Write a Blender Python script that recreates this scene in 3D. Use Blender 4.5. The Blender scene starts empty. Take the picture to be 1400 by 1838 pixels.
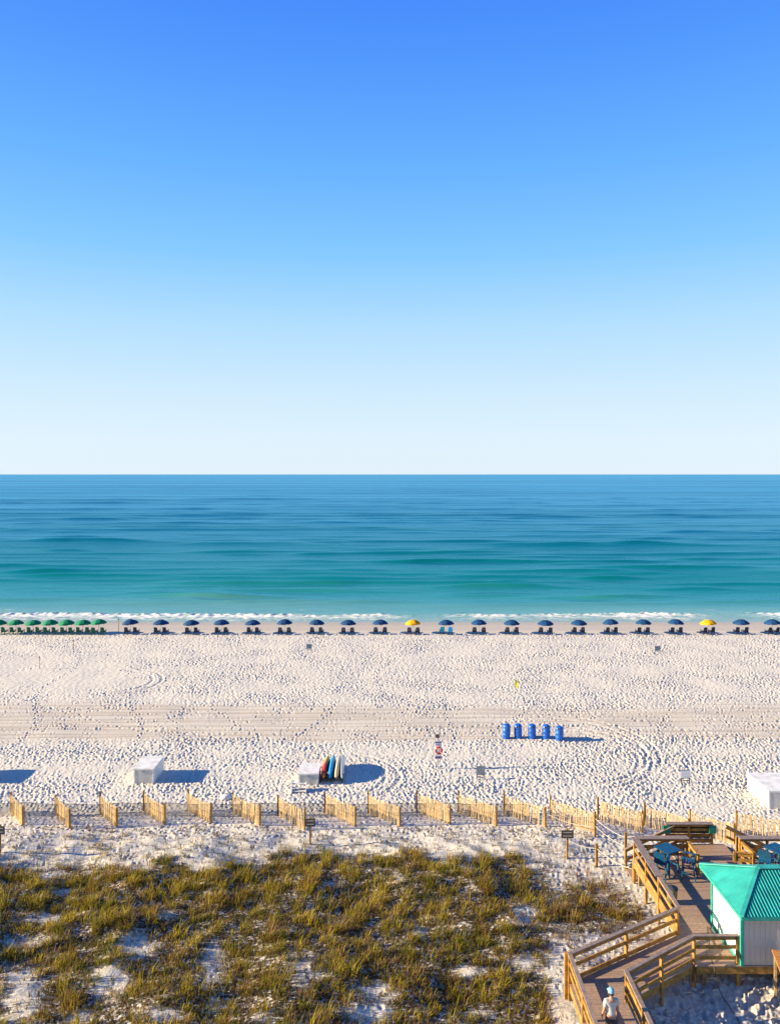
import bpy, bmesh, math, random
import numpy as np
from mathutils import Vector, Matrix

# ------------------------------------------------------------------ camera, sky, sun, exposure
SC = bpy.context.scene
COL = SC.collection
R = math.radians
CAM_H, F, HOR = 20.0, 1400.0, 851.0            # eye height, focal length in photo pixels, horizon row

cam = bpy.data.cameras.new('camera')
cam_o = bpy.data.objects.new('camera', cam); COL.objects.link(cam_o)
cam_o.location = (0, 0, CAM_H); cam_o.rotation_euler = (R(90), 0, 0)
cam.sensor_fit = 'HORIZONTAL'; cam.sensor_width = 36; cam.lens = 36.0
cam.shift_y = -68 / 1400
cam.clip_start = 0.5; cam.clip_end = 200000
SC.camera = cam_o

SUN_EL, SUN_A = 18.0, 3.0
EXPO = 1.35
SKYG = 1.0 / 2 ** EXPO / 0.12          # sky radiance as the photograph shows it at this exposure
w = bpy.data.worlds.new('World'); SC.world = w; w.use_nodes = True
nt = w.node_tree; nt.nodes.clear()
wo = nt.nodes.new('ShaderNodeOutputWorld'); bg = nt.nodes.new('ShaderNodeBackground')
sky = nt.nodes.new('ShaderNodeTexSky'); sky.sky_type = 'NISHITA'; sky.sun_disc = False
sky.sun_elevation = R(SUN_EL); sky.sun_rotation = R(270 - SUN_A)
sky.altitude = 0; sky.air_density = 1.0; sky.dust_density = 0.2; sky.ozone_density = 3.0
# the clear morning sky: pale at the sea, deepening evenly with height, the same all the way round
tcw = nt.nodes.new('ShaderNodeTexCoord'); sxyz = nt.nodes.new('ShaderNodeSeparateXYZ'); nt.links.new(tcw.outputs['Generated'], sxyz.inputs[0])
ramp = nt.nodes.new('ShaderNodeValToRGB'); nt.links.new(sxyz.outputs['Z'], ramp.inputs[0])
SKY = [(0.0, (.735, .865, .985)), (.04, (.725, .86, .985)), (.10, (.635, .82, .985)), (.18, (.46, .74, .98)), (.27, (.235, .59, 1.0)),
       (.36, (.14, .455, 1.0)), (.46, (.082, .325, 1.0)), (.53, (.055, .255, .99)), (.75, (.018, .10, .48)), (1.0, (.010, .06, .31))]
el_ = ramp.color_ramp.elements
for k_, i in ((0, 0), (1, -1)): el_[k_].position = SKY[i][0]; el_[k_].color = (*SKY[i][1], 1)
for p_, c_ in SKY[1:-1]: e_ = el_.new(p_); e_.color = (*c_, 1)
sm_ = nt.nodes.new('ShaderNodeMix'); sm_.data_type = 'RGBA'; sm_.blend_type = 'MULTIPLY'; sm_.inputs[0].default_value = 1
sm_.inputs[7].default_value = (SKYG, SKYG, SKYG, 1); nt.links.new(ramp.outputs[0], sm_.inputs[6])
mixw = nt.nodes.new('ShaderNodeMix'); mixw.data_type = 'RGBA'; mixw.inputs[0].default_value = 0.05
nt.links.new(sm_.outputs[2], mixw.inputs[6]); nt.links.new(sky.outputs[0], mixw.inputs[7]); nt.links.new(mixw.outputs[2], bg.inputs[0])
bg.inputs[1].default_value = 0.12
nt.links.new(bg.outputs[0], wo.inputs[0])

sun = bpy.data.lights.new('sun', 'SUN'); sun.energy = 5.0; sun.angle = R(0.5); sun.color = (1.0, 0.82, 0.54)
sun_o = bpy.data.objects.new('sun', sun); COL.objects.link(sun_o)
sd = Vector((math.cos(R(SUN_EL)) * math.cos(R(SUN_A)), math.cos(R(SUN_EL)) * math.sin(R(SUN_A)), -math.sin(R(SUN_EL))))
sun_o.rotation_euler = sd.to_track_quat('-Z', 'Y').to_euler(); sun_o.location = (-60, 30, 40)

SC.view_settings.view_transform = 'Standard'; SC.view_settings.look = 'None'
SC.view_settings.gamma = 1.0; SC.view_settings.exposure = EXPO
SC.view_settings.use_curve_mapping = False

rnd = random.Random(7)
NR = np.random.default_rng(11)

# ------------------------------------------------------------------ helpers
def at(px, py, z=0.0):
    d = (CAM_H - z) * F / (py - HOR)
    return Vector(((px - 700) * d / F, d, z))

ORD = ('zeroth first second third fourth fifth sixth seventh eighth ninth tenth eleventh twelfth thirteenth '
       'fourteenth fifteenth sixteenth seventeenth eighteenth nineteenth twentieth').split()

def tag(o, label=None, cat=None, group=None, kind=None):
    if label: o['label'] = label
    if cat: o['category'] = cat
    if group: o['group'] = group
    if kind: o['kind'] = kind
    return o

def empty(name, loc=(0, 0, 0), rz=0.0):
    o = bpy.data.objects.new(name, None); COL.objects.link(o)
    o.location = loc; o.rotation_euler = (0, 0, rz); o.empty_display_size = 0.3
    return o

def link_mesh(name, me, mat=None, parent=None, loc=(0, 0, 0)):
    o = bpy.data.objects.new(name, me); COL.objects.link(o)
    if mat and not me.materials: me.materials.append(mat)
    o.parent = parent; o.location = loc
    return o

def kids(o): return [c for c in COL.objects if c.parent == o]
def copy_tree(o, parent=None, table=None):
    c = o.copy(); COL.objects.link(c); c.parent = parent
    for ch in table.get(o.name, ()): copy_tree(ch, c, table)
    return c
def tree_table(root):
    t = {}
    for o in COL.objects:
        if o.parent: t.setdefault(o.parent.name, []).append(o)
    return t

class MB:
    def __init__(s): s.v = []; s.f = []; s.sm = []
    def add(s, vs, fs, smooth=False):
        b = len(s.v); s.v += [tuple(v) for v in vs]
        for f in fs: s.f.append(tuple(i + b for i in f)); s.sm.append(smooth)
        return s
    def box(s, c, size, rz=0.0, M=None):
        cx, cy, cz = c; hx, hy, hz = size[0] / 2, size[1] / 2, size[2] / 2
        ca, sa = math.cos(rz), math.sin(rz); vs = []
        for dz in (-hz, hz):
            for dx, dy in ((-hx, -hy), (hx, -hy), (hx, hy), (-hx, hy)):
                p = Vector((cx + dx * ca - dy * sa, cy + dx * sa + dy * ca, cz + dz))
                vs.append(M @ p if M else p)
        return s.add(vs, [(3, 2, 1, 0), (4, 5, 6, 7), (0, 1, 5, 4), (1, 2, 6, 5), (2, 3, 7, 6), (3, 0, 4, 7)])
    def bar(s, a, b, wd, h):                     # board from a to b, wd sideways, h upright
        a = Vector(a); b = Vector(b); t = (b - a).normalized()
        up = Vector((0, 0, 1)) if abs(t.z) < 0.97 else Vector((0, 1, 0))
        sd_ = t.cross(up).normalized(); u = sd_.cross(t).normalized()
        vs = []
        for p in (a, b):
            for i, j in ((-1, -1), (1, -1), (1, 1), (-1, 1)): vs.append(p + sd_ * (i * wd / 2) + u * (j * h / 2))
        return s.add(vs, [(0, 1, 2, 3), (7, 6, 5, 4), (1, 0, 4, 5), (2, 1, 5, 6), (3, 2, 6, 7), (0, 3, 7, 4)])
    def tube(s, pts, rads, n=8, caps=True):
        pts = [Vector(p) for p in pts]
        if not hasattr(rads, '__len__'): rads = [rads] * len(pts)
        vs = []; fs = []
        for i, p in enumerate(pts):
            t = (pts[min(i + 1, len(pts) - 1)] - pts[max(i - 1, 0)]).normalized()
            up = Vector((0, 0, 1)) if abs(t.z) < 0.95 else Vector((1, 0, 0))
            a = t.cross(up).normalized(); b = a.cross(t).normalized()
            for k in range(n):
                th = 2 * math.pi * k / n
                vs.append(p + (a * math.cos(th) + b * math.sin(th)) * rads[i])
        for i in range(len(pts) - 1):
            for k in range(n):
                k2 = (k + 1) % n
                fs.append((i * n + k, i * n + k2, (i + 1) * n + k2, (i + 1) * n + k))
        s.add(vs, fs, True)
        if caps:
            L = len(pts) - 1; b0 = len(s.v) - len(vs)
            s.f.append(tuple(b0 + k for k in reversed(range(n)))); s.sm.append(False)
            s.f.append(tuple(b0 + L * n + k for k in range(n))); s.sm.append(False)
        return s
    def lathe(s, prof, n=20, c=(0, 0, 0)):
        vs = []; fs = []
        for r, z in prof:
            for k in range(n):
                th = 2 * math.pi * k / n
                vs.append((c[0] + r * math.cos(th), c[1] + r * math.sin(th), c[2] + z))
        for i in range(len(prof) - 1):
            for k in range(n):
                k2 = (k + 1) % n
                fs.append((i * n + k, i * n + k2, (i + 1) * n + k2, (i + 1) * n + k))
        return s.add(vs, fs, True)
    def mesh(s, name, off=None, mat=None):
        me = bpy.data.meshes.new(name)
        vs = s.v if off is None else [(a - off[0], b - off[1], c - off[2]) for a, b, c in s.v]
        me.from_pydata(vs, [], s.f); me.polygons.foreach_set('use_smooth', s.sm); me.update()
        if mat: me.materials.append(mat)
        return me
    def build(s, name, mat, parent=None, world=False):
        off = parent.location if (world and parent) else None
        return link_mesh(name, s.mesh(name, off), mat, parent)

def bevel(o, wdt=0.01, seg=1):
    m = o.modifiers.new('bevel', 'BEVEL'); m.width = wdt; m.segments = seg; m.limit_method = 'ANGLE'
    return o

# ------------------------------------------------------------------ noise in numpy
def hsh(ix, iy, s):
    h = (ix * 374761393 + iy * 668265263 + s * 974634777) & 0xffffffff
    h = ((h ^ (h >> 13)) * 1274126177) & 0xffffffff
    return ((h ^ (h >> 16)) & 0xffffffff) / 4294967296.0

def pn(x, y, s=0):
    ix = np.floor(x).astype(np.int64); iy = np.floor(y).astype(np.int64)
    fx = x - ix; fy = y - iy
    u = fx * fx * fx * (fx * (fx * 6 - 15) + 10); v = fy * fy * fy * (fy * (fy * 6 - 15) + 10)
    def g(i, j):
        a = hsh(ix + i, iy + j, s) * 6.28318530718
        return np.cos(a) * (fx - i) + np.sin(a) * (fy - j)
    a = g(0, 0); b = g(1, 0); c = g(0, 1); d = g(1, 1)
    return ((a + (b - a) * u) * (1 - v) + (c + (d - c) * u) * v) * 1.5

def fbm(x, y, s=0, n=3, gain=0.5):
    r = 0; a = 1.0
    for i in range(n): r = r + a * pn(x * 2 ** i, y * 2 ** i, s + 17 * i); a *= gain
    return r

def sstep(a, b, x):
    t = np.clip((x - a) / (b - a), 0, 1); return t * t * (3 - 2 * t)

def stamps(X, Y, cell, size, depth, dens, s, stretch=1.6):
    """jittered pits with a pushed-up rim, one per cell: footprints"""
    out = np.zeros_like(X)
    cx = np.floor(X / cell).astype(np.int64); cy = np.floor(Y / cell).astype(np.int64)
    for i in (-1, 0, 1):
        for j in (-1, 0, 1):
            gx = cx + i; gy = cy + j
            px = (gx + hsh(gx, gy, s)) * cell; py = (gy + hsh(gx, gy, s + 1)) * cell
            th = hsh(gx, gy, s + 2) * 3.1416
            k = hsh(gx, gy, s + 3); live = (hsh(gx, gy, s + 4) < dens)
            sz = size * (0.75 + 0.6 * k); dx = X - px; dy = Y - py
            c = np.cos(th); sn = np.sin(th)
            u = (dx * c + dy * sn) / (sz * stretch); v = (-dx * sn + dy * c) / sz
            q = u * u + v * v
            pit = -np.exp(-q * 1.1) + 0.42 * np.exp(-(np.sqrt(q) - 1.45) ** 2 * 5.0)
            out += np.where(live, pit * depth * (0.55 + 0.9 * k), 0)
    return out

# ------------------------------------------------------------------ materials
MATS = {}
def mat(name, col, rough=0.6, var=0.12, scale=6.0, spec=0.3, bump=0.0, bscale=40.0, metal=0.0, rand=0.0, stretch=None, col2=None):
    if name in MATS: return MATS[name]
    m = bpy.data.materials.new(name); m.use_nodes = True; MATS[name] = m
    n = m.node_tree; b = n.nodes['Principled BSDF']; L = n.links.new
    b.inputs['Roughness'].default_value = rough; b.inputs['Metallic'].default_value = metal
    b.inputs['Specular IOR Level'].default_value = spec
    tc = n.nodes.new('ShaderNodeTexCoord'); src = tc.outputs['Object']
    if stretch:
        mp = n.nodes.new('ShaderNodeMapping'); mp.inputs['Scale'].default_value = stretch
        L(src, mp.inputs['Vector']); src = mp.outputs[0]
    nz = n.nodes.new('ShaderNodeTexNoise'); nz.inputs['Scale'].default_value = scale; nz.inputs['Detail'].default_value = 5
    L(src, nz.inputs['Vector'])
    mx = n.nodes.new('ShaderNodeMix'); mx.data_type = 'RGBA'
    c2 = col2 if col2 else tuple(c * (1 - 2 * var) for c in col)
    c1 = col if col2 else tuple(min(1, c * (1 + var)) for c in col)
    mx.inputs[6].default_value = (*c1, 1); mx.inputs[7].default_value = (*c2, 1)
    rp = n.nodes.new('ShaderNodeMapRange'); rp.inputs['From Min'].default_value = 0.35; rp.inputs['From Max'].default_value = 0.68
    L(nz.outputs[0], rp.inputs['Value']); L(rp.outputs[0], mx.inputs[0])
    out = mx.outputs[2]
    if rand > 0:
        oi = n.nodes.new('ShaderNodeObjectInfo'); mr = n.nodes.new('ShaderNodeMapRange')
        mr.inputs['To Min'].default_value = 1 - rand; mr.inputs['To Max'].default_value = 1 + rand
        L(oi.outputs['Random'], mr.inputs['Value'])
        mm = n.nodes.new('ShaderNodeMix'); mm.data_type = 'RGBA'; mm.blend_type = 'MULTIPLY'; mm.inputs[0].default_value = 1
        cb = n.nodes.new('ShaderNodeCombineColor')
        for i in range(3): L(mr.outputs[0], cb.inputs[i])
        L(out, mm.inputs[6]); L(cb.outputs[0], mm.inputs[7]); out = mm.outputs[2]
    L(out, b.inputs['Base Color'])
    if bump > 0:
        nb = n.nodes.new('ShaderNodeTexNoise'); nb.inputs['Scale'].default_value = bscale; nb.inputs['Detail'].default_value = 4
        L(src, nb.inputs['Vector'])
        bp = n.nodes.new('ShaderNodeBump'); bp.inputs['Strength'].default_value = bump; bp.inputs['Distance'].default_value = 0.02
        L(nb.outputs[0], bp.inputs['Height']); L(bp.outputs[0], b.inputs['Normal'])
    return m

def sand_material():
    m = bpy.data.materials.new('white_quartz_sand'); m.use_nodes = True
    n = m.node_tree; b = n.nodes['Principled BSDF']; L = n.links.new
    tc = n.nodes.new('ShaderNodeTexCoord')
    def noise(scale, det=4):
        z = n.nodes.new('ShaderNodeTexNoise'); z.inputs['Scale'].default_value = scale; z.inputs['Detail'].default_value = det
        L(tc.outputs['Object'], z.inputs['Vector']); return z.outputs[0]
    def mixc(f, a, c):
        x = n.nodes.new('ShaderNodeMix'); x.data_type = 'RGBA'
        if isinstance(f, float): x.inputs[0].default_value = f
        else: L(f, x.inputs[0])
        for i, v in ((6, a), (7, c)):
            if isinstance(v, tuple): x.inputs[i].default_value = (*v, 1)
            else: L(v, x.inputs[i])
        return x.outputs[2]
    def attr(nm):
        a = n.nodes.new('ShaderNodeAttribute'); a.attribute_name = nm; return a.outputs['Fac']
    c = mixc(noise(0.35, 5), (0.68, 0.635, 0.54), (0.60, 0.56, 0.48))
    c = mixc(attr('packed'), c, (0.47, 0.405, 0.325))
    c = mixc(attr('wet'), c, (0.46, 0.385, 0.30))
    mr = n.nodes.new('ShaderNodeMapRange'); mr.inputs['From Min'].default_value = 0.40; mr.inputs['From Max'].default_value = 0.52
    L(noise(7.0, 6), mr.inputs['Value'])
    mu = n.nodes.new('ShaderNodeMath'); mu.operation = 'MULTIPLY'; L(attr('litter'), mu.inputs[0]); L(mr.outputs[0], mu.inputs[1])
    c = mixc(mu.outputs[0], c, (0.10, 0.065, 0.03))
    L(c, b.inputs['Base Color'])
    rg = n.nodes.new('ShaderNodeMapRange'); rg.inputs['To Min'].default_value = 0.95; rg.inputs['To Max'].default_value = 0.45
    L(attr('wet'), rg.inputs['Value']); L(rg.outputs[0], b.inputs['Roughness'])
    b.inputs['Specular IOR Level'].default_value = 0.2
    bp = n.nodes.new('ShaderNodeBump'); bp.inputs['Strength'].default_value = 0.5; bp.inputs['Distance'].default_value = 0.04
    L(noise(14.0, 5), bp.inputs['Height']); L(bp.outputs[0], b.inputs['Normal'])
    return m

# ------------------------------------------------------------------ ground
def px_of(X, Y, Z):
    return 700 + X * F / Y, HOR + (CAM_H - Z) * F / Y

def base_height(X, Y):
    z = np.interp(Y, [-60, 16, 22, 28, 36, 41, 44, 46.5, 99.0, 100.4, 110, 116, 130],
                  [2.4, 1.9, 1.6, 1.25, 0.68, 0.42, 0.2, 0.0, 0.0, -0.14, -0.84, -1.15, -2.5])
    dune = 1 - sstep(39.5, 45.5, Y + 0.8 * pn(X * 0.2, Y * 0.2, 3))
    hum = 0.34 * pn(X / 6.5, Y / 5.0, 5) + 0.20 * pn(X / 2.3, Y / 2.1, 6) + 0.07 * pn(X / 0.9, Y / 0.9, 8)
    deckside = sstep(4.5, 6.5, X) * (Y < 40)
    z = z + dune * hum * (1 - 0.55 * deckside)
    # the hollow beside the walkway and under the deck lies lower
    low = sstep(7.6, 8.8, X) * (1 - sstep(29.5, 31.5, Y))
    z = z * (1 - low) + low * (0.95 + 0.10 * pn(X / 1.3, Y / 1.3, 9) + 0.05 * pn(X / 0.5, Y / 0.5, 12))
    # mound of trampled sand left of the deck
    z = z + 0.35 * np.exp(-((X - 9.2) / 2.6) ** 2 - ((Y - 41.2) / 1.8) ** 2)
    z = z + 0.05 * pn(X / 4.0, Y / 4.0, 10) * sstep(44, 47, Y) * (1 - sstep(95, 98, Y))
    return z, dune

TRACKS = [(58.9, 0.3, 1), (60.2, 0.2, 2), (61.6, -0.3, 3), (62.9, 0.2, 4), (64.3, 0.5, 5), (65.9, 0.3, 6), (67.0, -0.2, 7)]
def make_ground():
    ys = []
    y = 15.0
    while y < 112:
        ys.append(y)
        y *= 1 + (0.0034 if y < 41 else 0.0021)
    ys = np.array([-80, -40, -10, 5] + ys + [114, 117, 122, 132])
    uc = np.linspace(-1, 1, 1240)
    ue = np.array([1.03, 1.1, 1.25, 1.6, 2.4, 4, 8, 16])
    us = np.concatenate([-ue[::-1], uc, ue])
    half = 0.54 * np.maximum(ys, 24) + 5
    X = us[None, :] * half[:, None]; Y = np.repeat(ys[:, None], len(us), 1)
    Z, dune = base_height(X, Y)
    beach = sstep(44.5, 47, Y) * (1 - sstep(96.4, 98.2, Y))
    # the graded lane where vehicles drive, and other smoother patches
    wob = 1.6 * pn(X / 18, Y / 9, 21) + 0.9 * pn(X / 4.5, Y / 4, 20)
    lane = sstep(57.6, 59.4, Y + wob) * (1 - sstep(66.2, 68.4, Y + wob))
    lane = lane * (0.84 + 0.14 * (1 - sstep(-14, 2, X)))
    lane = lane * np.clip(1.0 - 0.9 * np.clip(pn(X / 6, Y / 2.2, 19), 0, 1), 0, 1)
    soft = 0.75 * np.exp(-((X + 33) / 13) ** 2 - ((Y - 78) / 9) ** 2)
    dens = 0.93 - 0.80 * np.maximum(lane, soft) + 0.30 * pn(X / 2.8, Y / 2.8, 22) * (0.4 + lane) + 0.42 * pn(X / 11, Y / 6, 24) * (1 - lane)
    dens = dens - 0.35 * sstep(-20, -30, X) * sstep(70, 75, Y)
    rise = sstep(0.1, 0.5, pn(X / 7, Y / 4, 23))
    amp = (0.75 + 0.5 * sstep(5, 22, X) * (1 - sstep(58, 62, Y))) * (1 + 0.25 * rise)
    amp = amp * np.clip(0.92 + 0.85 * pn(X / 5.5, Y / 3.4, 26), 0.35, 1.5)
    dn = np.clip(dens, 0, 1)
    h = stamps(X, Y, 0.25, 0.058, 0.052, dn, 31) + stamps(X + 3.3, Y + 1.7, 0.37, 0.080, 0.060, dn * 0.8, 41)
    h = h * amp + 0.02 * pn(X / 0.42, Y / 0.42, 25) * (1 - lane)
    track = np.zeros_like(X); 
    for yc, sl, k in TRACKS:
        c = yc + sl * X / 20 + 0.5 * np.sin(X / 17.0 + k * 1.7)
        for o in (-0.55, 0.55):
            q = (Y - c - o) / 0.16
            track += -0.050 * np.exp(-q * q) + 0.030 * np.exp(-(np.abs(q) - 1.7) ** 2 * 2.0)
    # turning loops of the beach cleaner
    for cx_, cy_, r_ in ((11.4, 57.0, 7.0), (12.2, 55.6, 5.3), (-27, 75, 4.0), (-3.5, 51.5, 3.2)):
        rr = np.hypot(X - cx_, (Y - cy_)) - r_
        arc = (np.abs(np.arctan2(Y - cy_, X - cx_)) < 1.35)
        for o in (0, 0.9):
            q = (rr - o) / 0.15
            track += arc * (-0.045 * np.exp(-q * q) + 0.03 * np.exp(-(np.abs(q) - 1.7) ** 2 * 2.0))
    # single walkers' trails across the smoother sand
    rt = random.Random(9)
    for (xa, ya, xb, yb) in ((-17.5, 49, -23, 72), (-14.2, 53, -17.5, 68), (-10, 55, -4, 69), (-6, 57, -19, 69), (3, 53, 6, 72), (8.5, 60, 12, 70), (20, 56, 24, 70), (-28, 57, -36, 92),
                             (-38, 80, -12, 88), (13, 66, 30, 58.5), (-2, 67, 2, 96), (17, 68, 22, 97), (-30, 66, -12, 59), (2, 60, 14, 66)):
        L_ = math.hypot(xb - xa, yb - ya); tx, ty = (xb - xa) / L_, (yb - ya) / L_
        for k in range(int(L_ / 0.62)):
            u = k * 0.62; sgn = 1 if k % 2 else -1; wv_ = 0.9 * math.sin(u * 0.3 + xa)
            fx = xa + tx * u - ty * (sgn * 0.12 + wv_) + rt.gauss(0, .05); fy = ya + ty * u + tx * (sgn * 0.12 + wv_) + rt.gauss(0, .05)
            r0, r1 = np.searchsorted(ys, fy - .5), np.searchsorted(ys, fy + .5)
            xs = X[(r0 + r1) // 2]; c0, c1 = np.searchsorted(xs, fx - .4), np.searchsorted(xs, fx + .4)
            dx = X[r0:r1, c0:c1] - fx; dy = Y[r0:r1, c0:c1] - fy
            q = ((dx * tx + dy * ty) / .17) ** 2 + ((-dx * ty + dy * tx) / .085) ** 2
            h[r0:r1, c0:c1] += 0.085 * (-np.exp(-q * 1.1) + 0.4 * np.exp(-(np.sqrt(q) - 1.5) ** 2 * 5))
    Z = Z + beach * (h + track * (0.6 + 0.4 * lane))
    # footprints on the dune sand and in the hollow, softer
    dd = np.clip(0.22 + 0.6 * sstep(41.5, 43.5, Y) + 0.5 * sstep(5, 8, X) + 0.5 * pn(X / 3, Y / 3, 27), 0, 1)
    hd = stamps(X, Y, 0.30, 0.070, 0.036, dd, 51)
    low = sstep(7.6, 8.8, X) * (1 - sstep(29.5, 31.5, Y))
    Z = Z + (1 - sstep(45, 47, Y)) * (hd * (1 + 1.2 * low) + 0.012 * fbm(X / 0.35, Y / 0.35, 28, 2) + low * 0.05 * fbm(X / 0.6, Y / 0.55, 33, 2))
    wet = sstep(98.3, 101.5, Y + 0.8 * pn(X / 7, Y / 4, 29)) * 0.55 + sstep(104.5, 108, Y + 1.2 * pn(X / 6, Y / 4, 30)) * 0.45
    packed = beach * np.clip(-track * 16, 0, 0.9) * (0.5 + 0.6 * lane) + lane * beach * (0.35 + 0.5 * pn(X / 14, Y / 0.5, 35)) + 0.35 * sstep(97, 98.4, Y)
    pxx, pyy = px_of(X, np.maximum(Y, 1), Z)
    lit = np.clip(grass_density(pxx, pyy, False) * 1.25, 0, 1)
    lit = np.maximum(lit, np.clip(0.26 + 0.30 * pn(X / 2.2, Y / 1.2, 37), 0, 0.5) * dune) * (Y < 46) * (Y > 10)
    n0, n1 = X.shape
    vs = np.stack([X, Y, Z], -1).reshape(-1, 3)
    idx = np.arange(n0 * n1).reshape(n0, n1)
    q = np.stack([idx[:-1, :-1], idx[:-1, 1:], idx[1:, 1:], idx[1:, :-1]], -1).reshape(-1, 4)
    o = grid_object('beach_ground', vs, q, sand_material())
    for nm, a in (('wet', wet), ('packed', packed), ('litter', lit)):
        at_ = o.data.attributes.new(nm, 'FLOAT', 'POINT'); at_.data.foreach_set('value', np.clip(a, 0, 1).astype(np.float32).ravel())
    tag(o, kind='structure')
    return ys, us, half, Z

def grid_object(name, vs, q, m, smooth=True):
    me = bpy.data.meshes.new(name)
    me.vertices.add(len(vs)); me.vertices.foreach_set('co', vs.astype(np.float32).ravel())
    me.loops.add(q.size); me.loops.foreach_set('vertex_index', q.astype(np.int32).ravel())
    me.polygons.add(len(q)); me.polygons.foreach_set('loop_start', np.arange(len(q), dtype=np.int32) * q.shape[1])
    me.polygons.foreach_set('use_smooth', np.full(len(q), smooth))
    me.update(calc_edges=True)
    me.materials.append(m)
    o = bpy.data.objects.new(name, me); COL.objects.link(o)
    return o

# bare patches of sand between the grass, (photo x, y, half width, half height, how bare)
BARE = [(246, 1700, 34, 26, 1), (196, 1764, 38, 34, .9), (35, 1785, 40, 50, .95), (140, 1828, 24, 14, .9), (285, 1822, 38, 14, .9),
        (382, 1728, 22, 38, .95), (384, 1804, 14, 14, .8), (48, 1690, 50, 13, .8), (115, 1601, 30, 7, .8), (74, 1649, 46, 10, .8),
        (678, 1784, 34, 18, .9), (664, 1822, 48, 20, .95), (545, 1742, 34, 32, .65), (478, 1828, 20, 12, .9), (840, 1744, 32, 13, .9),
        (858, 1822, 28, 10, .9), (938, 1731, 24, 15, .9), (940, 1642, 24, 22, .8), (720, 1578, 13, 8, .8), (752, 1672, 15, 9, .8),
        (594, 1589, 22, 7, .5), (1063, 1695, 28, 18, .9), (1000, 1775, 18, 60, .85), (300, 1640, 16, 10, .6), (595, 1660, 12, 8, .6)]
def grass_density(px, py, fine=True):
    wob = 20 * pn(px / 55, py / 26, 61) + 18 * pn(px / 150, px * 0, 62) + 8 * pn(px / 18, py / 10, 65)
    d = 0.05 * sstep(1488, 1500, py + wob) + 0.10 * sstep(1512, 1535, py + wob) + 0.8 * sstep(1540, 1572, py + wob + 14 * sstep(400, 520, px) * (1 - sstep(860, 930, px)))
    side = sstep(925, 1005, px + 14 * pn(px / 40, py / 40, 63))
    right = 0.16 + 0.85 * np.exp(-((px - 1035) / 75) ** 2 - ((py - 1636) / 48) ** 2) \
        + 0.5 * np.exp(-((px - 1140) / 32) ** 2 - ((py - 1645) / 22) ** 2) + 0.9 * np.exp(-((px - 955) / 40) ** 2 - ((py - 1800) / 50) ** 2)
    right = right * sstep(1545, 1600, py)
    d = d * (1 - side) + right * side
    b = np.zeros_like(px)
    for cx, cy, rx, ry, k in BARE:
        b = np.maximum(b, k * np.exp(-(((px - cx) / rx) ** 2 + ((py - cy) / ry) ** 2) ** 1.5 * 0.8))
    d = d * (1 - b)
    if fine: d = d * np.clip(0.75 + 0.75 * pn(px / 34, py / 16, 64), 0.1, 1.2)
    return np.clip(d, 0, 1)

def ground_z(x, y):
    z, _ = base_height(np.array([float(x)]), np.array([float(y)])); return float(z[0])

make_ground()

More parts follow.
